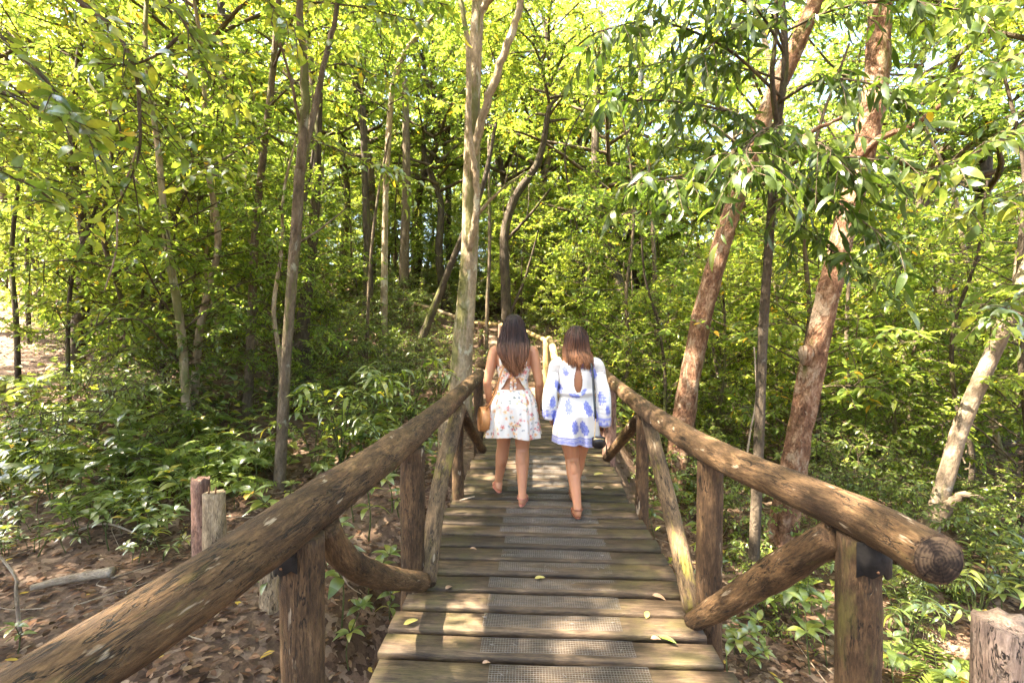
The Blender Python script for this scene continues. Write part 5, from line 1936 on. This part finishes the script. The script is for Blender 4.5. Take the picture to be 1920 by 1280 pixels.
# ---------- taller woman with long dark hair, printed romper
WA = empty('person', tuple(np.array((P(963, 948, 4.05)[0], P(963, 948, 4.05)[1], 0.0))))
tag(WA, 'woman with long dark hair in a white floral open backed romper walking away', 'person', 'people walking on the bridge')
g = Geo()
loft(g, [(0.80, 0, 0, 0.12, 0.10), (0.84, 0, -0.01, 0.165, 0.125), (0.90, 0, -0.012, 0.172, 0.13), (0.98, 0, 0.0, 0.132, 0.098), (1.04, 0, 0.005, 0.118, 0.088), (1.10, 0, 0.0, 0.125, 0.092),
         (1.18, 0, -0.004, 0.142, 0.098), (1.25, 0, -0.008, 0.152, 0.095), (1.31, 0, -0.008, 0.150, 0.078), (1.345, 0, -0.006, 0.11, 0.06), (1.375, 0, 0.0, 0.065, 0.052), (1.40, 0, 0.003, 0.050, 0.050)])
for sx in (-1, 1):
    ellipsoid(g, (sx * 0.075, -0.065, 0.855), (0.085, 0.075, 0.085))
    ellipsoid(g, (sx * 0.072, 0.075, 1.19), (0.065, 0.055, 0.06))
    ellipsoid(g, (sx * 0.075, -0.075, 1.24), (0.055, 0.028, 0.075))     # shoulder blades
capsule(g, (0, 0.0, 1.36), (0, 0.012, 1.46), 0.049, 0.046)
HA = (0, 0.022, 1.515)
head_geo(g, HA)
# arms
sL, eL, wL = (-0.172, -0.005, 1.305), (-0.232, -0.035, 1.045), (-0.222, 0.06, 0.845)
sR, eR, wR = (0.172, -0.005, 1.305), (0.228, -0.03, 1.035), (0.218, 0.085, 0.845)
for s_, e_, w_, sg in ((sL, eL, wL, -1), (sR, eR, wR, 1)):
    ellipsoid(g, np.array(s_) + (sg * 0.004, 0, -0.02), (0.050, 0.052, 0.065))
    chain(g, [np.array(s_) - (sg * 0.03, 0, -0.012), s_, (np.array(s_) + np.array(e_)) / 2, e_], [0.046, 0.050, 0.045, 0.037])
    fm = np.array(e_) * 0.65 + np.array(w_) * 0.35
    chain(g, [e_, fm, w_], [0.036, 0.037, 0.024])
hand(g, wL, (0.05, 0.30, -0.95), (0.5, 0.8, 0.2), (1, 0, 0), 0.75, 0.96)
hand(g, wR, (-0.02, 0.40, -0.90), (-0.4, 0.9, 0.3), (-1, 0, 0), 0.5, 0.96)
# legs
hR, kR, aR = (0.085, 0, 0.84), (0.078, 0.01, 0.455), (0.080, -0.115, 0.088)
hL, kL, aL = (-0.085, 0, 0.84), (-0.098, 0.11, 0.455), (-0.150, 0.205, 0.088)
for h_, k_, a_, sg in ((hR, kR, aR, 1), (hL, kL, aL, -1)):
    h_, k_, a_ = map(np.array, (h_, k_, a_))
    chain(g, [h_, h_ * 0.5 + k_ * 0.5, k_], [0.098, 0.084, 0.059])
    chain(g, [k_, k_ * 0.72 + a_ * 0.28, k_ * 0.4 + a_ * 0.6, a_], [0.058, 0.061, 0.048, 0.034])
    ellipsoid(g, k_ * 0.70 + a_ * 0.30 + (0, -0.022, 0), (0.043, 0.042, 0.095))
fR = foot(g, aR, 0.10, 0.0)
fL = foot(g, aL, -0.25, 0.0)
bodyA = to_body(g, 'body', M['skin'], WA)
face_bits(WA, HA)

r = np.random.default_rng(5)


def hairA(r, t):
    a = r.uniform(-2.55, 2.55)                    # angle round the head, 0 = straight back
    ax, ay = math.sin(a), -math.cos(a)
    x0, y0, z0 = HA
    lift = r.uniform(0.0, 0.012)
    R_ = (0.083 + lift, 0.101 + lift, 0.113 + lift)
    pts = []
    for ph in (0.06, 0.35, 0.75, 1.15, 1.5):
        pts.append((x0 + R_[0] * ax * math.sin(ph), y0 + R_[1] * ay * math.sin(ph) - 0.004, z0 + R_[2] * math.cos(ph)))
    xs = x0 + 0.088 * ax
    if abs(a) > 1.75:                             # side hair swept back over the shoulders
        ay = min(ay, 0.25)
    end = r.uniform(1.07, 1.17) + 0.06 * abs(ax)
    dy = -0.112 - 0.02 * math.cos(a) - r.uniform(0, 0.022)
    sp = r.uniform(0.7, 1.25)
    pts += [(x0 + 0.108 * ax * sp, y0 + min(0.0, 0.075 * ay) - 0.035, z0 - 0.10), (x0 + 0.108 * ax * sp, dy, 1.34), (0.088 * ax * sp + 0.008, dy - 0.008, 1.25), (0.062 * ax * sp + 0.014 + r.normal(0, 0.012), dy - 0.004, (1.25 + end) / 2), (0.045 * ax * sp + 0.016 + r.normal(0, 0.018), dy + 0.004, end)]
    return pts


hA = hair_locks('hair', M['hair_dark'], WA, HA, 0.1, 1.1, 8, 700, hairA, 0.0088, 0.010)
gc = Geo()
ellipsoid(gc, (HA[0], HA[1] - 0.006, HA[2] + 0.008), (0.080, 0.094, 0.108), 16)
Vc = gc.V[0]
cap_me = mesh_np('hair_cap', Vc, [f for f in gc.F], M['hair_dark'], fattr=[np.full(len(f), 0.3) for f in gc.F], pattr=np.zeros(len(Vc)))
o = obj('hair_cap', cap_me, hA)
# keep the face free
import bmesh
bm = bmesh.new(); bm.from_mesh(cap_me)
bmesh.ops.delete(bm, geom=[f for f in bm.faces if (f.calc_center_median().y - HA[1] > 0.045 and f.calc_center_median().z - HA[2] < 0.062) or f.calc_center_median().z < HA[2] - 0.07], context='FACES')
bm.to_mesh(cap_me); bm.free()


def torso_r(z, A=True):
    zs_ = [0.80, 0.84, 0.90, 0.98, 1.04, 1.10, 1.18, 1.25, 1.31, 1.36]
    return (np.interp(z, zs_, [0.13, 0.165, 0.172, 0.132, 0.118, 0.125, 0.142, 0.152, 0.150, 0.12]), np.interp(z, zs_, [0.11, 0.125, 0.13, 0.098, 0.09, 0.095, 0.105, 0.11, 0.095, 0.07]))


flA = floral_fn(3, 900, ((-0.27, -0.25, 0.52), (0.27, 0.25, 1.36)))


def skirtA(u, v):
    th = u * 2 * math.pi
    z = 0.985 + (0.575 - 0.985) * v
    rx = np.interp(v, [0, 0.12, 0.35, 0.7, 1], [0.140, 0.168, 0.200, 0.222, 0.236])
    ry = np.interp(v, [0, 0.12, 0.35, 0.7, 1], [0.106, 0.138, 0.176, 0.182, 0.182])
    fold = 1 + (0.02 + 0.065 * v) * math.sin(9 * th + 1.5 * math.sin(2 * th)) * v ** 0.4 + 0.025 * math.sin(19 * th + 1 + 2 * v)
    split = 0.02 * v ** 2 * math.exp(-((math.cos(th)) / 0.13) ** 2)            # the shorts divide at the back and front
    z += 0.012 * math.sin(3 * th + 0.7) * v
    return (rx * fold * math.cos(th), -0.012 * v + (ry * fold - split) * math.sin(th), z)


cloth_grid('romper_shorts', skirtA, 220, 110, flA, WA)


def bodiceA(u, v):
    th = u * 2 * math.pi
    back = max(0.0, -math.sin(th))
    x_ = math.cos(th)
    cut = smooth(0.88, 0.30, abs(x_)) * (1 if math.sin(th) < 0 else 0)
    lo = 0.985 + 0.105 * float(cut)
    hi = 1.185 + (0.08 * max(0, math.sin(th)) ** 0.7 if math.sin(th) > 0 else 0.0)
    z = lo + (hi - lo) * v
    rx, ry = torso_r(z)
    bust = 0.042 * max(0, math.sin(th)) * math.exp(-((z - 1.19) / 0.06) ** 2)
    k = 1.055 + 0.012 * math.sin(40 * z + 3 * math.sin(th * 2))
    return (rx * k * math.cos(th), (ry * k + 0.008 + bust) * math.sin(th) - 0.004, z)


cloth_grid('romper_bodice', bodiceA, 180, 60, flA, WA)


def strap_on(name, pts, w, t, parent, mat=None, colfn=None, nrm_dir=(0, -1, 0)):
    """flat ribbon along points"""
    q = resample(pts, 40)
    T = nrm(np.gradient(q, axis=0))
    V = []
    for p, tt in zip(q, T):
        out_ = np.array((p[0] * 0.4, p[1] + 1e-4, 0)); out_ = nrm(out_ if np.linalg.norm(out_) > 1e-6 else np.array(nrm_dir))
        s = nrm(np.cross(tt, out_)); o_ = np.cross(s, tt)
        V += [p - s * w / 2, p + s * w / 2, p + s * w / 2 + o_ * t, p - s * w / 2 + o_ * t]
    n = len(q)
    F = []
    for k in range(n - 1):
        for j in range(4):
            F.append((k * 4 + j, k * 4 + (j + 1) % 4, k * 4 + 4 + (j + 1) % 4, k * 4 + 4 + j))
    F += [(3, 2, 1, 0), (n * 4 - 4, n * 4 - 3, n * 4 - 2, n * 4 - 1)]
    V = np.array(V)
    me = mesh_np(name, V, [np.array(F)], mat or M['cloth'], pcol=(colfn(V) if colfn else None))
    return obj(name, me, parent)


for sx in (-1, 1):
    strap_on('romper_strap', [(sx * 0.098, -0.112, 1.175), (sx * 0.105, -0.117, 1.25), (sx * 0.102, -0.100, 1.315), (sx * 0.095, -0.045, 1.365), (sx * 0.092, 0.02, 1.355), (sx * 0.09, 0.085, 1.28), (sx * 0.085, 0.12, 1.23)], 0.03, 0.004, WA, None, flA)
# the tie of the bodice: knot and two hanging ends
kg = Geo()
ellipsoid(kg, (0.004, -0.112, 1.092), (0.020, 0.014, 0.018), 8)
kv = np.concatenate(kg.V)
obj('tie_knot', mesh_np('tie_knot', kv, kg.F, M['cloth'], pcol=flA(kv)), WA)
strap_on('tie_end', [(0.0, -0.118, 1.09), (-0.010, -0.124, 1.05), (-0.014, -0.120, 1.0), (-0.006, -0.122, 0.955)], 0.026, 0.003, WA, None, flA)
strap_on('tie_end', [(0.008, -0.118, 1.09), (0.022, -0.124, 1.05), (0.020, -0.120, 1.01), (0.012, -0.122, 0.985)], 0.022, 0.003, WA, None, flA)


def sandal(parent, ft, mat, straps, s=1.0):
    heel, ball, f, r_, u = ft
    mid = (heel + ball) / 2
    g = Geo()
    V = []
    n = 26
    L = np.linalg.norm(ball - heel)
    for k in range(n):
        t = 2 * math.pi * k / n
        ly = math.cos(t); lx = math.sin(t)
        wd = 0.042 if ly > 0 else 0.034
        for dz in (-0.030, -0.019):
            V.append(mid + f * (ly * (L / 2 + 0.052) + 0.008) + r_ * lx * wd + u * dz)
    i = np.arange(n)
    q = np.stack([2 * i, 2 * ((i + 1) % n), 2 * ((i + 1) % n) + 1, 2 * i + 1], -1)
    g.add(np.array(V), [q, np.array([list(range(0, 2 * n, 2))[::-1]]), np.array([list(range(1, 2 * n, 2))])])
    sd_ = obj('sandal', g.mesh('sandal', [mat], shade=False), parent)
    for pts in straps:
        pp = np.array([heel + f * a + r_ * b + u * c for a, b, c in pts])
        obj('sandal_strap', tube_mesh('sandal_strap', resample(pp, 16), 0.0062, mat, 6), sd_)


XSTR = [[(0.10, -0.042, -0.015), (0.09, -0.02, 0.040), (0.06, 0.0, 0.052), (0.03, 0.036, 0.02)],
        [(0.10, 0.042, -0.015), (0.09, 0.02, 0.040), (0.06, 0.0, 0.052), (0.03, -0.036, 0.02)],
        [(0.05, 0.036, 0.035), (0.02, 0.038, 0.03), (-0.02, 0.030, 0.028), (-0.036, 0.0, 0.030), (-0.02, -0.030, 0.028), (0.02, -0.038, 0.03), (0.05, -0.036, 0.035)]]
sandal(WA, fR, M['pink_leather'], XSTR[:2] + XSTR[2:])
sandal(WA, fL, M['pink_leather'], XSTR[:2])

# round tan shoulder bag hanging at her left hip, strap across the back
wa = np.array(WA.location)
BA = empty('shoulder_bag', tuple(wa + (-0.262, -0.04, 0.72)))
tag(BA, 'round tan leather bag hanging at the hip of the long haired woman', 'bag')
ax_ = nrm(np.array((-0.95, -0.30, 0.05)))
pr = [(-0.036, 0.085), (-0.034, 0.098), (-0.026, 0.108), (0.0, 0.110), (0.026, 0.108), (0.034, 0.098), (0.036, 0.085)]
path = np.array([ax_ * a for a, _ in pr])
V, F, G = tube(path, [b for _, b in pr], 36, True)
obj('pouch', mesh_np('pouch', V, F, M['tan_leather'], pvec=G), BA)
s1, s2 = nrm(np.cross(ax_, (0, 0, 1.0))), np.array((0, 0, 1.0))
for off in (-0.034, 0.034):
    ring = np.array([ax_ * off + (s1 * math.cos(t) + np.cross(s1, ax_) * math.sin(t)) * 0.101 for t in np.linspace(0, 2 * math.pi, 40)])
    obj('piping', tube_mesh('piping', ring, 0.0055, M['tan_leather'], 6), BA)
ring = np.array([ax_ * 0.037 + (s1 * math.cos(t) + np.cross(s1, ax_) * math.sin(t)) * 0.055 for t in np.linspace(0, 2 * math.pi, 32)])
obj('stitched_ring', tube_mesh('stitched_ring', ring, 0.004, M['tan_leather'], 6), BA)
ba = np.array(BA.location) - wa
st = strap_on('strap', [np.array((-0.235, -0.085, 0.80)), np.array((-0.178, -0.155, 0.90)), np.array((-0.138, -0.125, 0.985)), np.array((-0.112, -0.128, 1.10)), np.array((-0.07, -0.128, 1.20)), np.array((0.02, -0.122, 1.30)), np.array((0.075, -0.055, 1.366)), np.array((0.07, 0.02, 1.36)), np.array((0.0, 0.115, 1.26)), np.array((-0.12, 0.13, 1.08)), np.array((-0.20, 0.13, 0.90)), np.array((-0.262, 0.03, 0.81))], 0.014, 0.003, None, M['tan_leather'])
st.parent = BA
st.location = -ba

# ---------- shorter woman in the white romper with blue paisley
WB = empty('person', tuple(np.array((P(1080, 973, 3.82)[0], P(1080, 973, 3.82)[1], 0.0))))
tag(WB, 'woman with shoulder length brown hair in a white long sleeved romper with blue print', 'person', 'people walking on the bridge')
g = Geo()
loft(g, [(0.70, 0, 0, 0.12, 0.10), (0.78, 0, -0.01, 0.165, 0.125), (0.86, 0, -0.01, 0.165, 0.125), (0.94, 0, 0.0, 0.130, 0.096), (1.0, 0, 0.003, 0.122, 0.09), (1.08, 0, -0.003, 0.138, 0.096),
         (1.15, 0, -0.006, 0.148, 0.094), (1.21, 0, -0.006, 0.145, 0.078), (1.245, 0, -0.004, 0.105, 0.06), (1.275, 0, 0.0, 0.06, 0.05), (1.30, 0, 0.003, 0.048, 0.048)])
for sx in (-1, 1):
    ellipsoid(g, (sx * 0.075, -0.06, 0.79), (0.085, 0.07, 0.08))
    ellipsoid(g, (sx * 0.07, 0.07, 1.10), (0.062, 0.052, 0.056))
    ellipsoid(g, (sx * 0.075, -0.068, 1.14), (0.052, 0.026, 0.07))
capsule(g, (0, 0, 1.26), (0, 0.012, 1.36), 0.047, 0.044)
HB = (0, 0.022, 1.412)
head_geo(g, HB)
sL, eL, wL = (-0.165, -0.005, 1.205), (-0.215, -0.03, 0.965), (-0.205, 0.09, 0.80)
sR, eR, wR = (0.165, -0.005, 1.205), (0.212, -0.04, 0.955), (0.222, 0.03, 0.745)
for s_, e_, w_, sg in ((sL, eL, wL, -1), (sR, eR, wR, 1)):
    ellipsoid(g, np.array(s_) + (sg * 0.002, 0, -0.02), (0.046, 0.048, 0.06))
    chain(g, [np.array(s_) - (sg * 0.03, 0, -0.01), s_, (np.array(s_) + np.array(e_)) / 2, e_], [0.043, 0.046, 0.041, 0.034])
    chain(g, [e_, np.array(e_) * 0.65 + np.array(w_) * 0.35, w_], [0.033, 0.034, 0.023])
hand(g, wL, (0.05, 0.5, -0.85), (0.5, 0.8, 0.3), (1, 0, 0), 0.6, 0.92)
hand(g, wR, (-0.05, 0.25, -0.95), (-0.5, 0.9, 0.2), (-1, 0, 0), 0.7, 0.92)
hR, kR, aR = (0.08, 0, 0.78), (0.035, 0.10, 0.425), (-0.005, 0.19, 0.11)
hL, kL, aL = (-0.08, 0, 0.78), (-0.035, 0.02, 0.425), (-0.005, -0.165, 0.095)
hands_done = True
for h_, k_, a_ in ((hR, kR, aR), (hL, kL, aL)):
    h_, k_, a_ = map(np.array, (h_, k_, a_))
    chain(g, [h_, h_ * 0.5 + k_ * 0.5, k_], [0.096, 0.084, 0.058])
    chain(g, [k_, k_ * 0.72 + a_ * 0.28, k_ * 0.4 + a_ * 0.6, a_], [0.057, 0.060, 0.047, 0.034])
    ellipsoid(g, k_ * 0.70 + a_ * 0.30 + (0, -0.022, 0), (0.042, 0.042, 0.09))
fR = foot(g, aR, 0.05, 0.0)
fL = foot(g, aL, -0.02, 0.12)
to_body(g, 'body', M['skin_b'], WB)
face_bits(WB, HB)


def hairB(r, t):
    a = r.uniform(-2.5, 2.5)
    ax, ay = math.sin(a), -math.cos(a)
    x0, y0, z0 = HB
    lift = r.uniform(0.0, 0.012)
    R_ = (0.083 + lift, 0.101 + lift, 0.112 + lift)
    pts = []
    for ph in (0.06, 0.35, 0.75, 1.15, 1.5):
        pts.append((x0 + R_[0] * ax * math.sin(ph), y0 + R_[1] * ay * math.sin(ph) - 0.004, z0 + R_[2] * math.cos(ph)))
    end = r.uniform(1.165, 1.215) + 0.03 * max(0, -ax) 
    ay2 = min(ay, 0.35)
    pts += [(x0 + 0.106 * ax, y0 + 0.098 * ay2 - 0.01, z0 - 0.08), (x0 + 0.118 * ax + 0.01, y0 + 0.10 * ay2 - 0.035, 1.28), (x0 + 0.112 * ax + 0.022 + r.normal(0, 0.008), y0 + 0.085 * ay2 - 0.055, end)]
    return pts


hB = hair_locks('hair', M['hair_brown'], WB, HB, 0.1, 1.1, 9, 620, hairB, 0.0088, 0.007)
gc = Geo()
ellipsoid(gc, (HB[0], HB[1] - 0.006, HB[2] + 0.008), (0.080, 0.094, 0.107), 16)
Vc = gc.V[0]
cap_me = mesh_np('hair_cap', Vc, [f for f in gc.F], M['hair_brown'], fattr=[np.full(len(f), 0.3) for f in gc.F], pattr=np.zeros(len(Vc)))
obj('hair_cap', cap_me, hB)
bm = bmesh.new(); bm.from_mesh(cap_me)
bmesh.ops.delete(bm, geom=[f for f in bm.faces if (f.calc_center_median().y - HB[1] > 0.045 and f.calc_center_median().z - HB[2] < 0.062) or f.calc_center_median().z < HB[2] - 0.07], context='FACES')
bm.to_mesh(cap_me); bm.free()

BLUE = np.array((0.13, 0.16, 0.52))
PALE = np.array((0.34, 0.37, 0.66))


def pxB(px, py):
    return ((px - 1080) / 221.0, 1.5 - (py - 619) / 221.0)


MOTIF = [(*pxB(1058, 690.6), 0.1, 0.8), (*pxB(1046, 721), 0.35, 0.95), (*pxB(1087, 679), 0, 0.7), (*pxB(1108, 694), 0.1, 1.0), (*pxB(1124, 740), -0.1, 1.05), (*pxB(1036, 750), -0.2, 0.9),
         (*pxB(1064, 756), -0.1, 1.05), (*pxB(1098, 759), 0.2, 1.05), (*pxB(1041, 780), -0.15, 1.0), (*pxB(1075, 791), -0.1, 0.95), (*pxB(1091, 793), 0.2, 1.05), (*pxB(1074, 735), 1.2, 0.75), (*pxB(1090, 729), -1.0, 0.6),
         (*pxB(1135, 764), 0, 0.7), (*pxB(1113, 773), 0, 0.8)]


def paisley_fn(band=None):
    r = np.random.default_rng(12)
    front = [(r.uniform(-0.2, 0.2), z, r.uniform(-0.3, 0.3), 1.0) for z in np.linspace(0.62, 1.2, 9)]

    def f(V):
        col = np.tile(WHITE * np.array((1.0, 1.0, 1.0)), (len(V), 1))
        X, Y, Z = V[:, 0], V[:, 1], V[:, 2]
        for side, lst in ((-1, MOTIF), (1, front)):
            for cx, cz, rot, s in lst:
                sel = (np.sign(Y + 1e-6) == side) if side > 0 else (Y < 0.03)
                dx, dz = (X - cx) / s, (Z - cz) / s
                a = dx * math.cos(rot) + dz * math.sin(rot)
                b = -dx * math.sin(rot) + dz * math.cos(rot)
                a = a + 0.006 * np.sin(b * 45)
                an = np.arctan2(a / 0.030, b / 0.064)
                q = np.hypot(a / (0.030 * (1 - 3.2 * b)), b / 0.064)
                d = q / (0.84 + 0.24 * np.abs(np.cos(4.5 * an)))
                line = np.exp(-((np.mod(q * 2.0 + 0.35 * np.abs(np.cos(4.5 * an)), 1.0) - 0.5) / 0.16) ** 2)
                m = np.clip((1.0 - d) / 0.15, 0, 1) * sel * 0.92
                c = BLUE[None, :] * (1 - 0.75 * line[:, None]) + PALE[None, :] * 0.75 * line[:, None]
                col = col * (1 - m[:, None]) + c * m[:, None]
        if band is not None:
            lo, hi = band
            t = (Z - lo) / (hi - lo)
            th = np.arctan2(Y, X)
            bands = ((t > 0.02) & (t < 0.10)) | ((t > 0.16) & (t < 0.22)) | ((t > 0.30) & (t < 0.62) & (np.sin(th * 44) * np.sin(t * 60) > -0.35)) | ((t > 0.70) & (t < 0.76)) | ((t > 0.84) & (t < 0.94))
            w = np.where(bands, 0.85, np.where((t > 0.0) & (t < 1.0), 0.32, 0))[:, None]
            col = col * (1 - w) + (BLUE * 1.1) * w
        return col
    return f


def shortsB(u, v):
    th = u * 2 * math.pi
    z0, z1 = 0.965, 0.555 + 0.02 * math.cos(th + 2.6)
    z = z0 + (z1 - z0) * v
    rx = np.interp(v, [0, 0.1, 0.4, 0.75, 1], [0.132, 0.142, 0.180, 0.192, 0.200])
    ry = np.interp(v, [0, 0.1, 0.4, 0.75, 1], [0.100, 0.110, 0.150, 0.150, 0.148])
    fold = 1 + (0.006 + 0.03 * v) * math.sin(7 * th + math.sin(3 * th)) + 0.012 * v * math.sin(15 * th)
    gv = smooth(0.35, 0.85, v) * math.exp(-((math.cos(th) - 0.10) / 0.16) ** 2)
    return (rx * fold * math.cos(th), -0.008 + (ry * fold - 0.065 * float(gv)) * math.sin(th), z)


cloth_grid('romper_shorts', shortsB, 210, 130, paisley_fn((0.555, 0.635)), WB)


def topB(u, v):
    th = u * 2 * math.pi
    z = 0.955 + (1.262 - 0.955) * v
    zz_ = [0.94, 1.0, 1.08, 1.15, 1.21, 1.245, 1.265]
    rx = np.interp(z, zz_, [0.135, 0.140, 0.150, 0.158, 0.152, 0.118, 0.075])
    ry = np.interp(z, zz_, [0.102, 0.108, 0.110, 0.108, 0.092, 0.074, 0.060])
    blouse = 0.018 * math.exp(-((z - 0.99) / 0.02) ** 2)
    k = 1 + 0.012 * math.sin(11 * th + z * 30) * (1 - v) + 0.006 * math.sin(60 * z + 2 * th)
    bust = 0.034 * max(0, math.sin(th)) * math.exp(-((z - 1.10) / 0.06) ** 2)
    return ((rx * k + blouse) * math.cos(th), (ry * k + blouse + bust + 0.006) * math.sin(th) - 0.004, z)


def keyhole(x, y, z):
    if y > 0: return False
    xc = 0.004
    if z < 0.985 or z > 1.235: return False
    t = (z - 0.985) / 0.25
    w = 0.034 * math.sin(math.pi * min(1, t) ** 0.75) ** 0.8
    return abs(x - xc) < w


cloth_grid('romper_top', topB, 220, 100, paisley_fn(), WB, drop=keyhole)


def sleeve(sg, s_, e_, w_, cuff):
    s_, e_, w_ = map(np.array, (s_, e_, w_))
    pth = resample([s_ + np.array((-sg * 0.045, 0, 0.022)), s_ + np.array((sg * 0.008, 0, 0.0)), (s_ + e_) / 2 + np.array((sg * 0.006, 0, 0)), e_ + np.array((sg * 0.006, 0.005, 0)), cuff], 60)
    T, N, B = frames(pth)

    def fn(u, v):
        i = min(int(v * 59), 59)
        th = u * 2 * math.pi
        rad = np.interp(v, [0, 0.12, 0.4, 0.7, 1.0], [0.046, 0.053, 0.050, 0.056, 0.068])
        fold = 1 + 0.03 * math.sin(3 * th + 5 * v) * v + 0.03 * v * math.sin(8 * th + 2) + 0.008 * math.sin(22 * v + 2 * th)
        p = pth[i] + (N[i] * math.cos(th) + B[i] * math.sin(th)) * rad * fold
        return tuple(p)
    lo = cuff[2]
    cloth_grid('romper_sleeve', fn, 80, 90, paisley_fn((lo - 0.012, lo + 0.065)), WB)


sleeve(1, sR, eR, wR, np.array((0.222, 0.015, 0.715)))
sleeve(-1, sL, eL, wL, np.array((-0.215, 0.06, 0.775)))
# waist tie
kg = Geo()
ellipsoid(kg, (0.004, -0.128, 0.978), (0.026, 0.020, 0.02), 10)
capsule(kg, (-0.052, -0.118, 0.982), (-0.012, -0.128, 0.978), 0.013, 0.018, 10)
capsule(kg, (0.020, -0.128, 0.980), (0.056, -0.116, 0.996), 0.018, 0.012, 10)
kv = np.concatenate(kg.V)
obj('tie_knot', mesh_np('tie_knot', kv, kg.F, M['cloth'], pcol=paisley_fn()(kv)), WB)
sandal(WB, fL, M['brown_leather'], XSTR)
sandal(WB, fR, M['brown_leather'], XSTR)

wb = np.array(WB.location)
BB = empty('shoulder_bag', tuple(wb + (0.165, -0.15, 0.61)))
tag(BB, 'small black crossbody bag with a gold chain at the right hip of the shorter woman', 'bag')
g = Geo()
pr = [(-0.052, 0.020), (-0.050, 0.040), (-0.03, 0.056), (0.0, 0.060), (0.03, 0.056), (0.050, 0.040), (0.052, 0.020)]
V, F, G = tube(np.array([(a, 0, 0) for a, _ in pr]), [b for _, b in pr], 24, True)
V[:, 1] *= 0.62
V[:, 2] = np.where(V[:, 2] > 0.03, 0.03 + (V[:, 2] - 0.03) * 0.4, V[:, 2])
obj('pouch', mesh_np('pouch', V, F, M['black_leather']), BB)
obj('zip', tube_mesh('zip', resample([(-0.045, -0.028, 0.022), (0, -0.034, 0.030), (0.045, -0.028, 0.022)], 10), 0.003, M['gold'], 6), BB)
obj('tassel', tube_mesh('tassel', resample([(0.052, -0.01, 0.0), (0.060, -0.015, -0.05), (0.058, -0.012, -0.10)], 8), np.array([0.003, 0.004, 0.005, 0.006, 0.006, 0.006, 0.005, 0.004]), M['black_leather'], 7), BB)
bb = np.array((0.165, -0.15, 0.61))
st = strap_on('strap', [np.array((0.135, -0.185, 0.80)), np.array((0.128, -0.155, 0.93)), np.array((0.122, -0.135, 1.05)), np.array((0.118, -0.122, 1.15)), np.array((0.112, -0.090, 1.225)), np.array((0.108, -0.03, 1.262)), np.array((0.108, 0.03, 1.25)), np.array((0.115, 0.12, 1.13)), np.array((0.135, 0.14, 0.95)), np.array((0.195, 0.11, 0.78)), np.array((0.22, -0.04, 0.66))], 0.019, 0.003, None, M['black_leather'])
st.parent = BB
st.location = -bb
for a, b in (((0.135, -0.188, 0.80), (0.130, -0.160, 0.635)),):
    a, b = np.array(a) - bb, np.array(b) - bb
    g = Geo()
    for k in range(16):
        p = a + (b - a) * k / 16; q = a + (b - a) * (k + 0.8) / 16
        V, F, G = tube(np.array([p, (p + q) / 2, q]), np.array([0.002, 0.0045, 0.002]), 6)
        g.add(V, F)
    tag(obj('chain', g.mesh('chain', [M['gold']]), BB), kind='stuff')


# ------------------------------------------------------------------ labels that still coincide are told apart by distance
def tell_apart():
    by = {}
    for o in SC.objects:
        if o.parent is None and 'label' in o:
            by.setdefault(o['label'], []).append(o)
    nth = ('nearest', 'second nearest', 'third nearest', 'fourth nearest', 'fifth nearest', 'sixth nearest', 'seventh nearest', 'eighth nearest', 'ninth nearest', 'tenth nearest')
    for lab, os_ in by.items():
        if len(os_) < 2 or len(lab.split()) > 14: continue
        os_.sort(key=lambda o: (o.location - cam.location).length)
        for k, o in enumerate(os_):
            if len(os_) == 2: w = ('nearer', 'farther')[k]
            elif k == len(os_) - 1: w = 'farthest'
            else: w = nth[min(k, 9)]
            o['label'] = w + ' ' + lab


tell_apart()
